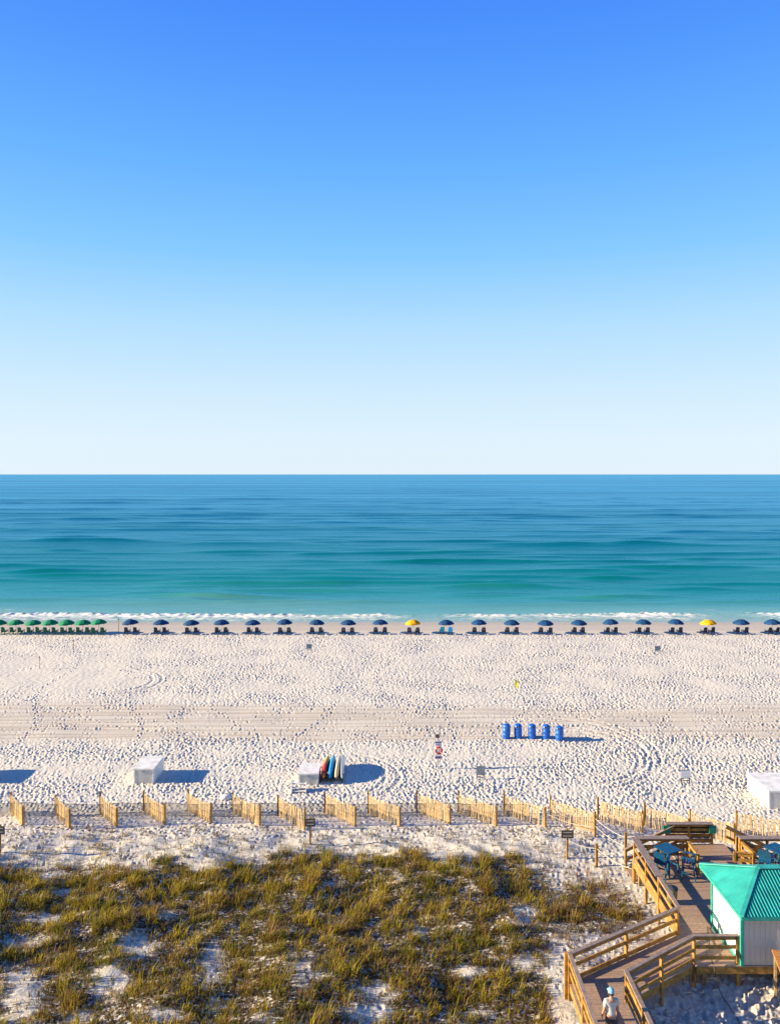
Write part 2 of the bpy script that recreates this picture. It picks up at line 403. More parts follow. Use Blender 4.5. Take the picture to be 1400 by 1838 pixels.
# ------------------------------------------------------------------ sea
def sea_material():
    m = bpy.data.materials.new('sea_water'); m.use_nodes = True
    n = m.node_tree; b = n.nodes['Principled BSDF']; L = n.links.new
    ge = n.nodes.new('ShaderNodeNewGeometry'); sp = n.nodes.new('ShaderNodeSeparateXYZ'); L(ge.outputs['Position'], sp.inputs[0])
    tc = n.nodes.new('ShaderNodeTexCoord')
    def math_(op, a, c=None):
        x = n.nodes.new('ShaderNodeMath'); x.operation = op
        for i, v in ((0, a), (1, c)):
            if v is None: continue
            if isinstance(v, (int, float)): x.inputs[i].default_value = v
            else: L(v, x.inputs[i])
        return x.outputs[0]
    def noise(scale, det, stretch):
        mp = n.nodes.new('ShaderNodeMapping'); mp.inputs['Scale'].default_value = stretch; L(tc.outputs['Object'], mp.inputs[0])
        z = n.nodes.new('ShaderNodeTexNoise'); z.inputs['Scale'].default_value = scale; z.inputs['Detail'].default_value = det
        L(mp.outputs[0], z.inputs['Vector']); return z.outputs[0]
    # the water's own colour by depth of the sea bed: pale over the sand, teal, then blue far out
    lg = math_('LOGARITHM', sp.outputs['Y'], 10.0)
    nz = math_('MULTIPLY', math_('SUBTRACT', noise(0.02, 4, (0.25, 1, 1)), 0.5), 0.22)
    mr = n.nodes.new('ShaderNodeMapRange'); mr.inputs['From Min'].default_value = 2.02; mr.inputs['From Max'].default_value = 3.6
    L(math_('ADD', lg, nz), mr.inputs['Value'])
    cr = n.nodes.new('ShaderNodeValToRGB'); L(mr.outputs[0], cr.inputs[0])
    el = cr.color_ramp.elements
    stops = [(0.0, (0.36, 0.42, 0.32)), (0.025, (0.19, 0.38, 0.31)), (0.06, (0.030, 0.25, 0.215)), (0.10, (0.002, 0.18, 0.16)), (0.16, (0.001, 0.15, 0.145)),
             (0.25, (0.001, 0.12, 0.145)), (0.4, (0.002, 0.09, 0.155)), (0.6, (0.006, 0.08, 0.175)), (1.0, (0.03, 0.11, 0.22))]
    el[0].position, el[0].color = stops[0][0], (*stops[0][1], 1)
    el[1].position, el[1].color = stops[-1][0], (*stops[-1][1], 1)
    for p, c in stops[1:-1]:
        e = el.new(p); e.color = (*c, 1)
    at_ = n.nodes.new('ShaderNodeAttribute'); at_.attribute_name = 'foam'
    fz = noise(2.8, 7, (0.7, 1.1, 1))
    fm = n.nodes.new('ShaderNodeMapRange'); fm.inputs['From Min'].default_value = 0.30; fm.inputs['From Max'].default_value = 0.88
    L(math_('ADD', math_('MULTIPLY', math_('SUBTRACT', fz, 0.5), 0.8), at_.outputs['Fac']), fm.inputs['Value'])
    mx = n.nodes.new('ShaderNodeMix'); mx.data_type = 'RGBA'; L(fm.outputs[0], mx.inputs[0]); L(cr.outputs[0], mx.inputs[6])
    mx.inputs[7].default_value = (0.74, 0.74, 0.70, 1)
    bp = n.nodes.new('ShaderNodeBump'); bp.inputs['Strength'].default_value = 0.8; bp.inputs['Distance'].default_value = 0.10
    L(math_('ADD', math_('MULTIPLY', noise(0.9, 6, (0.25, 1, 1)), 1.3), math_('MULTIPLY', noise(0.16, 4, (0.16, 1, 1)), 3.0)), bp.inputs['Height'])
    n.nodes.remove(b)
    df = n.nodes.new('ShaderNodeBsdfDiffuse'); gl = n.nodes.new('ShaderNodeBsdfGlossy'); fr = n.nodes.new('ShaderNodeFresnel'); ms = n.nodes.new('ShaderNodeMixShader')
    fr.inputs['IOR'].default_value = 1.33; gl.inputs['Roughness'].default_value = 0.18
    L(mx.outputs[2], df.inputs[0])
    for nd in (df, gl, fr): L(bp.outputs[0], nd.inputs['Normal'])
    gl.inputs['Color'].default_value = (0.24, 0.64, 0.85, 1)
    slick = math_('ADD', math_('MULTIPLY', noise(0.014, 5, (0.10, 1, 1)), 0.55), math_('MULTIPLY', noise(0.0024, 4, (0.10, 1, 1)), 0.45))
    L(math_('MULTIPLY', math_('MULTIPLY', fr.outputs[0], math_('MULTIPLY', slick, 1.75)), math_('SUBTRACT', 1.0, fm.outputs[0])), ms.inputs[0])
    L(df.outputs[0], ms.inputs[1]); L(gl.outputs[0], ms.inputs[2]); L(ms.outputs[0], n.nodes['Material Output'].inputs[0])
    return m

def make_sea():
    ys = [104.0]
    while ys[-1] < 60000:
        y = ys[-1]
        ys.append(y + (0.12 if y < 124 else (0.0045 * y if y < 420 else 0.009 * y if y < 1500 else 0.06 * y)))
    ys = np.array(ys)
    us = np.concatenate([[-30, -8, -3, -1.6, -1.2], np.linspace(-1, 1, 560), [1.2, 1.6, 3, 8, 30]])
    half = 0.54 * ys + 6
    X = us[None, :] * half[:, None]; Y = np.repeat(ys[:, None], len(us), 1)
    Z = np.full_like(X, -0.80)
    # swell lines running in parallel to the shore
    fade = sstep(112, 132, Y) * (1 - sstep(1100, 2200, Y))
    wv = np.zeros_like(X)
    for lam, amp, k, ln in ((21, .10, 71, 60), (14.5, .08, 72, 38), (9.3, .05, 73, 26), (33, .14, 74, 90), (58, .20, 75, 160), (97, .26, 76, 260)):
        ph = 2 * math.pi * Y / lam + 2.6 * pn(X / ln, Y / (lam * 3), k)
        mask = np.clip(0.45 + 1.1 * pn(X / (ln * 0.9), Y / (lam * 1.6), k + 9), 0, 1.4)
        s_ = 0.5 + 0.5 * np.cos(ph)
        wv += amp * mask * (s_ ** 1.8 * 2 - 0.8)
    # the clearer swells: place, stretch of shore, height
    rs = random.Random(4)
    swells = [(183, -16, 75, .52), (166, 8, 60, .34), (150, -50, 12, .46), (143, 4, 40, .34), (136, -58, -14, .34), (132, 16, 58, .40), (160, -85, -38, .42)]
    for k in range(260):
        yc = 124 * (5.5 ** rs.random()); c = rs.uniform(-.55, .55) * yc; hl = rs.uniform(.05, .20) * yc
        swells.append((yc, c - hl, c + hl, rs.uniform(.10, .30) * (yc / 150) ** .15))
    for yc, xa, xb, am in swells:
        sc = (yc / 170) ** 1.05
        r0, r1 = np.searchsorted(ys, yc - 14 * sc - 6), np.searchsorted(ys, yc + 22 * sc + 6)
        xs = X[(r0 + r1) // 2]; c0, c1 = max(0, np.searchsorted(xs, xa - 12) - 4), np.searchsorted(xs, xb + 12) + 4
        xx = X[r0:r1, c0:c1]; yy = Y[r0:r1, c0:c1]; u = xs[c0:c1]
        bend = (2.4 * pn(u / 40, u * 0 + yc, 77) + 0.5 * pn(u / 9, u * 0 + yc, 78))[None, :]
        q = yy - yc - bend
        tp = min(0.45 * (xb - xa), 22); e = sstep(xa, xa + tp, xx) * (1 - sstep(xb - tp, xb, xx)) * (0.8 + 0.4 * pn(u / 16, u * 0 + yc, 79))[None, :]
        wv[r0:r1, c0:c1] += 1.5 * am * e * np.exp(-(q / (np.where(q < 0, 1.35, 2.6) * sc)) ** 2)
    Z = Z + fade * wv
    # the small shore break
    line = 114.6 + 0.022 * np.abs(X + 10) + 1.3 * pn(X / 14, X * 0, 81) + 0.6 * pn(X / 4, X * 0, 82)
    q = Y - line
    strength = np.clip(0.62 + 0.75 * pn(X / 11, X * 0 + 2, 83) + 0.55 * sstep(-16, -24, X) + 0.25 * np.exp(-((X - 34) / 7) ** 2), 0.06, 1)
    ridge = np.exp(-(q / 1.1) ** 2) * 0.20 * strength
    lump = np.clip(0.6 + 0.9 * fbm(X / 0.9, Y / 0.9, 84, 3), 0, 2)
    Z = Z + ridge * lump + 0.07 * np.exp(-((q + 3) / 2.5) ** 2) * lump * strength
    foam = strength * (np.exp(-((q + 0.7) / 1.5) ** 2) * 0.95 + 0.46 * np.exp(-((q + 3.4) / 2.6) ** 2))
    # the thin edge of the wash and a patch of white further out
    edge = 108.4 + 1.1 * pn(X / 9, X * 0, 86) + 0.45 * pn(X / 2.5, X * 0, 87)
    foam += 0.5 * np.exp(-((Y - edge) / 0.55) ** 2) * np.clip(0.5 + pn(X / 8, X * 0, 88), 0, 1)
    foam += 0.45 * np.exp(-((Y - 119.5 - 1.0 * pn(X / 8, X * 0, 89)) / 1.0) ** 2) * np.clip(pn(X / 9, X * 0 + 5, 90) * 2 - 0.1, 0, 1)
    foam = foam * (0.72 + 0.55 * fbm(X / 2.4, Y / 1.1, 85, 3)) + 0.16 * sstep(109, 112, Y) * (1 - sstep(113, 120, Y))
    n0, n1 = X.shape
    idx = np.arange(n0 * n1).reshape(n0, n1)
    qd = np.stack([idx[:-1, :-1], idx[:-1, 1:], idx[1:, 1:], idx[1:, :-1]], -1).reshape(-1, 4)
    o = grid_object('sea', np.stack([X, Y, Z], -1).reshape(-1, 3), qd, sea_material())
    a = o.data.attributes.new('foam', 'FLOAT', 'POINT'); a.data.foreach_set('value', np.clip(foam, 0, 1.2).astype(np.float32).ravel())
    tag(o, kind='structure')
make_sea()

# ------------------------------------------------------------------ dune grass
def leaf_material(name, rough=0.55):
    m = bpy.data.materials.new(name); m.use_nodes = True
    n = m.node_tree; b = n.nodes['Principled BSDF']; L = n.links.new
    a = n.nodes.new('ShaderNodeAttribute'); a.attribute_name = 'tint'
    L(a.outputs['Color'], b.inputs['Base Color']); b.inputs['Roughness'].default_value = rough
    b.inputs['Specular IOR Level'].default_value = 0.25
    tr = n.nodes.new('ShaderNodeBsdfTranslucent'); L(a.outputs['Color'], tr.inputs[0])
    ms = n.nodes.new('ShaderNodeMixShader'); ms.inputs[0].default_value = 0.4
    L(b.outputs[0], ms.inputs[1]); L(tr.outputs[0], ms.inputs[2]); L(ms.outputs[0], n.nodes['Material Output'].inputs[0])
    return m

def blades(bx, by, bz, ln, hd, lean, wid, col):
    """curved tapering blades; every argument is an array over blades"""
    n = len(bx); dx = np.cos(hd); dy = np.sin(hd)
    sx = -dy; sy = dx
    P = np.zeros((n, 5, 3)); W = wid
    t1, t2 = 0.5, 1.0
    h1 = ln * t1 * np.cos(lean * 0.5); o1 = ln * t1 * np.sin(lean * 0.5)
    h2 = h1 + ln * 0.5 * np.cos(lean * 1.5); o2 = o1 + ln * 0.5 * np.sin(lean * 1.5)
    for k, (h, o, wk, sgn) in enumerate(((0 * ln, 0 * ln, 0.9, -1), (0 * ln, 0 * ln, 0.9, 1), (h1, o1, 1.0, -1), (h1, o1, 1.0, 1), (h2, o2, 0, 0))):
        P[:, k, 0] = bx + dx * o + sx * W * wk * sgn / 2
        P[:, k, 1] = by + dy * o + sy * W * wk * sgn / 2
        P[:, k, 2] = bz + h
    base = np.arange(n)[:, None] * 5
    T = np.concatenate([base + np.array([[0, 1, 3]]), base + np.array([[0, 3, 2]]), base + np.array([[2, 3, 4]])], 0)
    C = np.repeat(col[:, None, :], 5, 1)
    return P.reshape(-1, 3), T, C.reshape(-1, 3)

def make_grass():
    n = 19500
    X = NR.uniform(-24, 13, n); Y = NR.uniform(24.5, 44.5, n)
    Z, _ = base_height(X, Y)
    px, py = px_of(X, Y, Z)
    d = grass_density(px, py)
    cl = sstep(-0.16, 0.16, pn(X / 0.85, Y / 0.75, 105) + 0.35 * pn(X / 2.4, Y / 2.0, 106) + 0.05)
    ok = (NR.random(n) < d * (0.10 + 1.05 * cl)) & (px > -120) & (px < 1190) & ~((X > 5.9) & (Y < 31.2 - 0.0 * X) & (Y < 27.7 + 0.6 * (X - 6.4) + 0.6)) & ~((X > 11.0) & (Y > 30))
    X, Y, Z, px, py, d = X[ok], Y[ok], Z[ok], px[ok], py[ok], d[ok]
    m = len(X)
    big = np.clip(d * 1.1, 0.15, 1)
    clump = pn(X / 1.6, Y / 1.6, 101)
    tall = (0.22 + 0.42 * big * NR.random(m) + 0.16 * np.clip(clump, -0.5, 1))
    tall = np.clip(tall * np.exp(NR.normal(-0.22, 0.38, m)), 0.10, 1.05)
    nb = (12 + 26 * big * NR.random(m)).astype(int)
    k = np.repeat(np.arange(m), nb); n = len(k)
    spread = 0.05 + 0.15 * tall[k]
    a = NR.random(n) * 6.283; r = np.sqrt(NR.random(n)) * spread * 1.6
    bx = X[k] + np.cos(a) * r; by = Y[k] + np.sin(a) * r
    bz = Z[k] - 0.03
    ln = tall[k] * (0.55 + 0.6 * NR.random(n))
    hd = a + NR.normal(0, 0.7, n)
    lean = np.abs(NR.normal(0.40, 0.28, n))
    # the sea breeze bends the blades over
    hx = np.cos(hd) * lean + 0.25; hy = np.sin(hd) * lean - 0.10
    hd = np.arctan2(hy, hx); lean = np.clip(np.hypot(hx, hy), 0, 1.1)
    wid = 0.012 + 0.010 * NR.random(n)
    hue = np.clip(0.5 + 0.75 * pn(X / 2.2, Y / 2.2, 103) + 0.25 * NR.normal(0, 1, m), 0, 1)[k]
    hue = np.clip(hue + NR.normal(0, 0.16, n), 0, 1)
    dead = (NR.random(n) < (0.30 + 0.25 * sstep(0.0, 0.4, pn(X / 3.0, Y / 2.2, 107))[k] + 0.25 * sstep(940, 1000, px[k]) + 0.15 * (d[k] < 0.25)))
    g0 = np.array([0.17, 0.18, 0.012]); g1 = np.array([0.50, 0.39, 0.03]); dd = np.array([0.24, 0.125, 0.045])
    c = g0 + (g1 - g0) * hue[:, None]
    c = np.where(dead[:, None], dd * (0.6 + 0.9 * NR.random(n))[:, None], c) * (0.75 + 0.5 * NR.random(n))[:, None]
    P, T, C = blades(bx, by, bz, ln, hd, lean, wid, c)
    o = grid_object('dune_grass', P, T, leaf_material('dune_grass'), False)
    ca = o.data.color_attributes.new('tint', 'FLOAT_COLOR', 'POINT')
    ca.data.foreach_set('color', np.concatenate([C, np.ones((len(C), 1))], 1).astype(np.float32).ravel())
    tag(o, 'olive green and straw coloured sea grass covering the dune', 'grass', kind='stuff')

    # low dry runners and dead stalks lying between the tufts
    n = 34000
    X = NR.uniform(-24, 12, n); Y = NR.uniform(24.5, 44.8, n); Z, _ = base_height(X, Y)
    px, py = px_of(X, Y, Z); d = grass_density(px, py)
    ok = (NR.random(n) < np.clip(d * 1.15, 0.13, 0.95) * (py > 1484)) & (px > -120) & (px < 1160) & ~((X > 5.9) & (Y < 27.7 + 0.6 * (X - 6.4) + 0.6)) & ~((X > 11.0) & (Y > 30))
    X, Y, Z, d = X[ok], Y[ok], Z[ok], d[ok]; m = len(X)
    nb = NR.integers(3, 9, m); k = np.repeat(np.arange(m), nb); n = len(k)
    a = NR.random(n) * 6.283; r = NR.random(n) * 0.16
    c = np.array([0.16, 0.095, 0.04]) * (0.5 + 0.9 * NR.random(n))[:, None]
    gr = NR.random(n) < 0.35
    c = np.where(gr[:, None], np.array([0.10, 0.11, 0.02]) * (0.6 + 0.7 * NR.random(n))[:, None], c)
    P, T, C = blades(X[k] + np.cos(a) * r, Y[k] + np.sin(a) * r, Z[k] - 0.01, 0.10 + 0.18 * NR.random(n), NR.random(n) * 6.283,
                     NR.uniform(0.5, 1.05, n), 0.016 + 0.014 * NR.random(n), c)
    o = grid_object('dry_runners', P, T, leaf_material('dry_runners', 0.8), False)
    ca = o.data.color_attributes.new('tint', 'FLOAT_COLOR', 'POINT')
    ca.data.foreach_set('color', np.concatenate([C, np.ones((len(C), 1))], 1).astype(np.float32).ravel())
    tag(o, 'low brown runners and dead stalks on the dune sand', 'ground cover', kind='stuff')
make_grass()

# ------------------------------------------------------------------ colours of things
WOOD = mat('treated_pine', (0.38, 0.20, 0.048), 0.7, 0.22, 5.0, 0.2, 0.25, 30, rand=0.15)
WOODD = mat('weathered_pine', (0.30, 0.20, 0.10), 0.8, 0.22, 5.0, 0.2, 0.25, 30, rand=0.15)
CAPW = mat('grey_brown_rail_cap', (0.26, 0.195, 0.16), 0.55, 0.14, 7.0, 0.35, 0.15, 40, rand=0.08)
DECKW = mat('brown_decking', (0.36, 0.245, 0.165), 0.6, 0.10, 9.0, 0.3, 0.12, 50, rand=0.10)
SLAT = mat('fence_slat_wood', (0.52, 0.36, 0.155), 0.8, 0.2, 6.0, 0.15, 0.2, 30, rand=0.22)
WIRE = mat('dark_wire', (0.05, 0.045, 0.04), 0.5, 0.1)
TEAL = mat('teal_roof_metal', (0.030, 0.335, 0.295), 0.45, 0.13, 1.6, 0.4)
TEALT = mat('teal_trim', (0.03, 0.34, 0.26), 0.5, 0.1)
WHITEW = mat('white_siding', (0.78, 0.76, 0.72), 0.6, 0.05, 3.0, 0.3)
WHITEP = mat('white_paint', (0.76, 0.74, 0.70), 0.5, 0.11, 2.5, 0.35)
BOXSHADE = mat('box_side_painted_shade', (0.56, 0.54, 0.50), 0.6, 0.07, 3.0)  # white box faces turned from the sun, their shade painted in as grey
BLUEP = mat('blue_plastic', (0.008, 0.115, 0.50), 0.38, 0.1, 4.0, 0.5)
BLUEF = mat('blue_poly_lumber', (0.004, 0.075, 0.17), 0.45, 0.12, 5.0, 0.4)
NAVY = mat('navy_canvas', (0.008, 0.052, 0.15), 0.75, 0.12, 3.0, 0.2)
GREENC = mat('green_canvas', (0.008, 0.22, 0.10), 0.75, 0.12, 3.0, 0.2)
YELC = mat('yellow_canvas', (0.80, 0.36, 0.01), 0.75, 0.08, 3.0, 0.2)
CHAIRN = mat('dark_navy_chair', (0.014, 0.022, 0.055), 0.6, 0.15, 5.0)
CHAIRG = mat('dark_green_chair', (0.012, 0.10, 0.06), 0.6, 0.15, 5.0)
TURQ = mat('turquoise_towel', (0.03, 0.42, 0.50), 0.9, 0.1, 6.0, 0.1)
BLUET = mat('blue_towel', (0.03, 0.25, 0.55), 0.9, 0.1, 6.0, 0.1)
POLE = mat('pale_pole', (0.55, 0.52, 0.48), 0.5, 0.1)
METAL = mat('galvanised_metal', (0.35, 0.36, 0.37), 0.4, 0.1, 8.0, 0.5, metal=0.7)
DARKM = mat('dark_metal', (0.05, 0.055, 0.06), 0.5, 0.1)
SIGNG = mat('slate_sign_face', (0.16, 0.20, 0.25), 0.6, 0.1)
SIGNB = mat('brown_sign_face', (0.12, 0.09, 0.06), 0.7, 0.15)
SIGNW = mat('white_sign_face', (0.84, 0.82, 0.78), 0.5, 0.05)
ROPE = mat('pale_rope', (0.55, 0.50, 0.42), 0.9, 0.1)
RED = mat('red_buoy', (0.62, 0.03, 0.025), 0.45, 0.1)
YELF = mat('yellow_flag_cloth', (0.85, 0.75, 0.02), 0.8, 0.05)
PLY = mat('orange_plywood', (0.48, 0.22, 0.07), 0.6, 0.15, 3.0, 0.3, stretch=(1, 6, 1))
GREENP = mat('green_painted_board', (0.02, 0.25, 0.16), 0.5, 0.1)

# ------------------------------------------------------------------ sand fence sections
def make_fence():
    near = [(42, 1481), (125, 1488), (210, 1484), (296, 1479), (379, 1477), (467, 1481), (547, 1488), (638, 1481), (718, 1482), (808, 1479), (891, 1481), (979, 1485)]
    far = [20, 100, 180, 258, 338, 418, 499, 583, 661, 748, 823, 905]
    secs = []
    for (nx, ny), fx in zip(near, far):
        p = at(nx, ny, 0.25); d = p.y + 2.1
        secs.append((Vector(((fx - 700) * d / F, d, 0)), p, 24, 1.0))
    for (fx, fd, nx, nd) in ((988, 45.0, 1068, 42.5), (1073, 44.8, 1153, 43.0), (1157, 43.9, 1236, 42.2), (1239, 43.2, 1318, 41.6), (1322, 43.0, 1404, 41.8)):
        secs.append((Vector(((fx - 700) * fd / F, fd, 0)), Vector(((nx - 700) * nd / F, nd, 0)), 26, 1.0))
    pm = {}
    def post_mesh(h):
        k = round(h, 1)
        if k not in pm: pm[k] = MB().box((0, 0, k / 2 - 0.25), (0.095, 0.095, k + 0.5)).mesh('post', mat=WOOD)
        return pm[k]
    slat = MB().box((0, 0, 0.56), (0.040, 0.010, 1.12)).mesh('picket', mat=SLAT)
    N = len(secs)
    for i, (a, b, n, k) in enumerate(secs):
        a.z = ground_z(a.x, a.y); b.z = ground_z(b.x, b.y)
        root = empty('sand_fence', a)
        o_ = ORD[i + 1] if i < 12 else None
        lab = ('slatted wooden sand fence section on the dune edge, %s from the left' % o_) if i < 12 else \
            ('slatted wooden sand fence section near the deck, %s from the right' % (ORD[N - i] if N - i > 1 else 'first'))
        tag(root, lab, 'fence', 'slatted sand fence sections along the dune edge')
        hts = (1.25 + rnd.uniform(-.03, .05), 1.15 + rnd.uniform(-.05, .05))
        link_mesh('post', post_mesh(hts[0]), None, root, (0, 0, 0)); link_mesh('post', post_mesh(hts[1]), None, root, b - a)
        t = b - a; L = Vector((t.x, t.y)).length; rz = math.atan2(t.y, t.x); nrm = Vector((-t.y, t.x, 0)).normalized()
        n = int(L / 0.075)
        sag = rnd.uniform(0.0, 0.10); lean = rnd.gauss(0, .035)
        for j in range(n):
            u = (j + 0.75) / (n + 0.5)
            if rnd.random() < 0.05: continue
            p = t * u - nrm * 0.03
            gz = ground_z(a.x + p.x, a.y + p.y) - a.z
            s = link_mesh('picket', slat, None, root, (p.x, p.y, max(gz, p.z - 0.15) - 0.03 + rnd.uniform(-.05, .05) - sag * math.sin(u * math.pi)))
            s.rotation_euler = (rnd.gauss(0, .02), lean + rnd.gauss(0, .03), rz + rnd.gauss(0, .08))
        for hz in (0.25, 0.58, 0.92):
            wv = MB(); pts = [(t.x * u, t.y * u, t.z * u + hz - sag * math.sin(u * math.pi)) for u in (0, .25, .5, .75, 1)]
            wv.tube([Vector(q) - nrm * 0.042 for q in pts], 0.005, 4); wv.build('wire', WIRE, root)
make_fence()

# the low dark net that runs behind the fence posts
def net_material():
    m = bpy.data.materials.new('black_mesh_net'); m.use_nodes = True
    n = m.node_tree; b = n.nodes['Principled BSDF']; L = n.links.new
    b.inputs['Base Color'].default_value = (0.07, 0.06, 0.05, 1); b.inputs['Roughness'].default_value = 0.8
    tr = n.nodes.new('ShaderNodeBsdfTransparent'); ms = n.nodes.new('ShaderNodeMixShader')
    nz = n.nodes.new('ShaderNodeTexNoise'); nz.inputs['Scale'].default_value = 1.2
    tc = n.nodes.new('ShaderNodeTexCoord'); L(tc.outputs['Object'], nz.inputs['Vector'])
    mr = n.nodes.new('ShaderNodeMapRange'); mr.inputs['To Min'].default_value = 0.34; mr.inputs['To Max'].default_value = 0.52
    L(nz.outputs[0], mr.inputs['Value']); L(mr.outputs[0], ms.inputs[0])
    L(tr.outputs[0], ms.inputs[1]); L(b.outputs[0], ms.inputs[2]); L(ms.outputs[0], n.nodes['Material Output'].inputs[0])
    return m
def make_net():
    root = empty('mesh_fence', (0, 45.3, 0.1))
    tag(root, 'low dark see-through mesh fence strung behind the slatted fence sections', 'mesh fence')
    m = MB(); vs = []; fs = []; n = 80; top = []
    for i in range(n + 1):
        x = -26 + i * (34.0 / n); y = 45.3 + 0.12 * math.sin(x * 0.8); g = ground_z(x, y)
        h = 0.74 + 0.03 * math.sin(x * 2.3)
        vs += [(x, y, g - 0.05), (x, y, g + h)]; top.append((x, y, g + h + 0.004))
        if i: b = 2 * i; fs.append((b - 2, b, b + 1, b - 1))
    m.add(vs, fs); m.build('net', net_material(), root, True)
    MB().tube(top, 0.012, 4).build('top_line', WIRE, root, True)
make_net()

# ------------------------------------------------------------------ beach umbrellas and chairs
def make_umbrella_proto(canvas, name):
    root = empty(name)
    MB().tube([(0, 0, -0.3), (0, 0, 1.0), (0, 0, 1.78)], 0.022, 8).build('pole', POLE, root)
    m = MB(); n = 8; prof = [(0.0, 1.76), (0.30, 1.71), (0.62, 1.58), (0.88, 1.40), (1.00, 1.29)]
    vs = [(0, 0, 1.76)]; fs = []
    sub = 4
    for r, z in prof[1:]:
        for k in range(n * sub):
            th = 2 * math.pi * k / (n * sub); ph = (k % sub) / sub
            sagk = 1 - 0.055 * math.sin(ph * math.pi)          # cloth pulled in between the ribs
            vs.append((r * sagk * math.cos(th), r * sagk * math.sin(th), z - 0.03 * math.sin(ph * math.pi) * r))
    N = n * sub
    for k in range(N): fs.append((0, 1 + k, 1 + (k + 1) % N))
    for i in range(len(prof) - 2):
        for k in range(N):
            a = 1 + i * N + k; b = 1 + i * N + (k + 1) % N
            fs.append((a, a + N, b + N, b))
    m.add(vs, fs, True)
    c = m.build('canopy', canvas, root)
    md = c.modifiers.new('solid', 'SOLIDIFY'); md.thickness = 0.008
    v = MB(); vs = []; fs = []
    for k in range(N):
        th = 2 * math.pi * k / N; ph = (k % sub) / sub; sg = 1 - 0.055 * math.sin(ph * math.pi)
        x, y, z = sg * 1.003 * math.cos(th), sg * 1.003 * math.sin(th), 1.29 - 0.03 * math.sin(ph * math.pi)
        vs += [(x, y, z), (x * 1.004, y * 1.004, z - 0.075 - 0.02 * math.sin(ph * math.pi))]
        a = 2 * k; b = 2 * ((k + 1) % N); fs.append((a, b, b + 1, a + 1))
    v.add(vs, fs, True); v.build('valance', canvas, c)
    MB().lathe([(0.0, 1.83), (0.025, 1.82), (0.035, 1.78), (0.03, 1.74)], 8).build('finial', POLE, root)
    for k in range(8):
        th = 2 * math.pi * k / 8
        MB().tube([(0.03 * math.cos(th), 0.03 * math.sin(th), 1.70), (0.60 * math.cos(th), 0.60 * math.sin(th), 1.55), (0.95 * math.cos(th), 0.95 * math.sin(th), 1.31)], 0.008, 4).build('rib', METAL, root)
    return root

def make_chair_proto(wood, name):
    """low wooden beach lounge chair, facing the sea (+y), back towards the camera"""
    root = empty(name)
    w_ = 0.23
    for s in (-1, 1):
        MB().bar((s * w_, 0.62, -0.05), (s * w_, 0.62, 0.52), 0.05, 0.05).build('leg', wood, root)
        MB().bar((s * w_, -0.22, -0.05), (s * w_, -0.12, 0.52), 0.05, 0.05).build('leg', wood, root)
        MB().bar((s * (w_ + .02), -0.25, 0.54), (s * (w_ + .02), 0.70, 0.54), 0.06, 0.03).build('armrest', wood, root)
        MB().bar((s * (w_ - .035), -0.15, 0.28), (s * (w_ - .035), 0.66, 0.36), 0.035, 0.07).build('side_rail', wood, root)
    st = empty_part(root, 'seat', [((-0.20, y, 0.325 + (y) * 0.10), (0.20, y, 0.325 + y * 0.10), 0.10, 0.02) for y in (-0.05, 0.08, 0.21, 0.34, 0.47, 0.60)], wood)
    bk = MB()
    for i in range(5):
        x = -0.19 + i * 0.095
        bk.bar((x, -0.05, 0.30), (x, -0.30, 1.0 - 0.02 * abs(i - 2)), 0.086, 0.02)
    bk.build('backrest', wood, root)
    b2 = MB(); b2.bar((-0.21, -0.13, 0.50), (0.21, -0.13, 0.50), 0.03, 0.06); b2.bar((-0.21, -0.26, 0.82), (0.21, -0.26, 0.82), 0.03, 0.06)
    b2.build('back_brace', wood, root)
    return root
def empty_part(root, name, bars, m):
    b = MB()
    for a, c, wd, h in bars: b.bar(a, c, wd, h)
    return b.build(name, m, root)

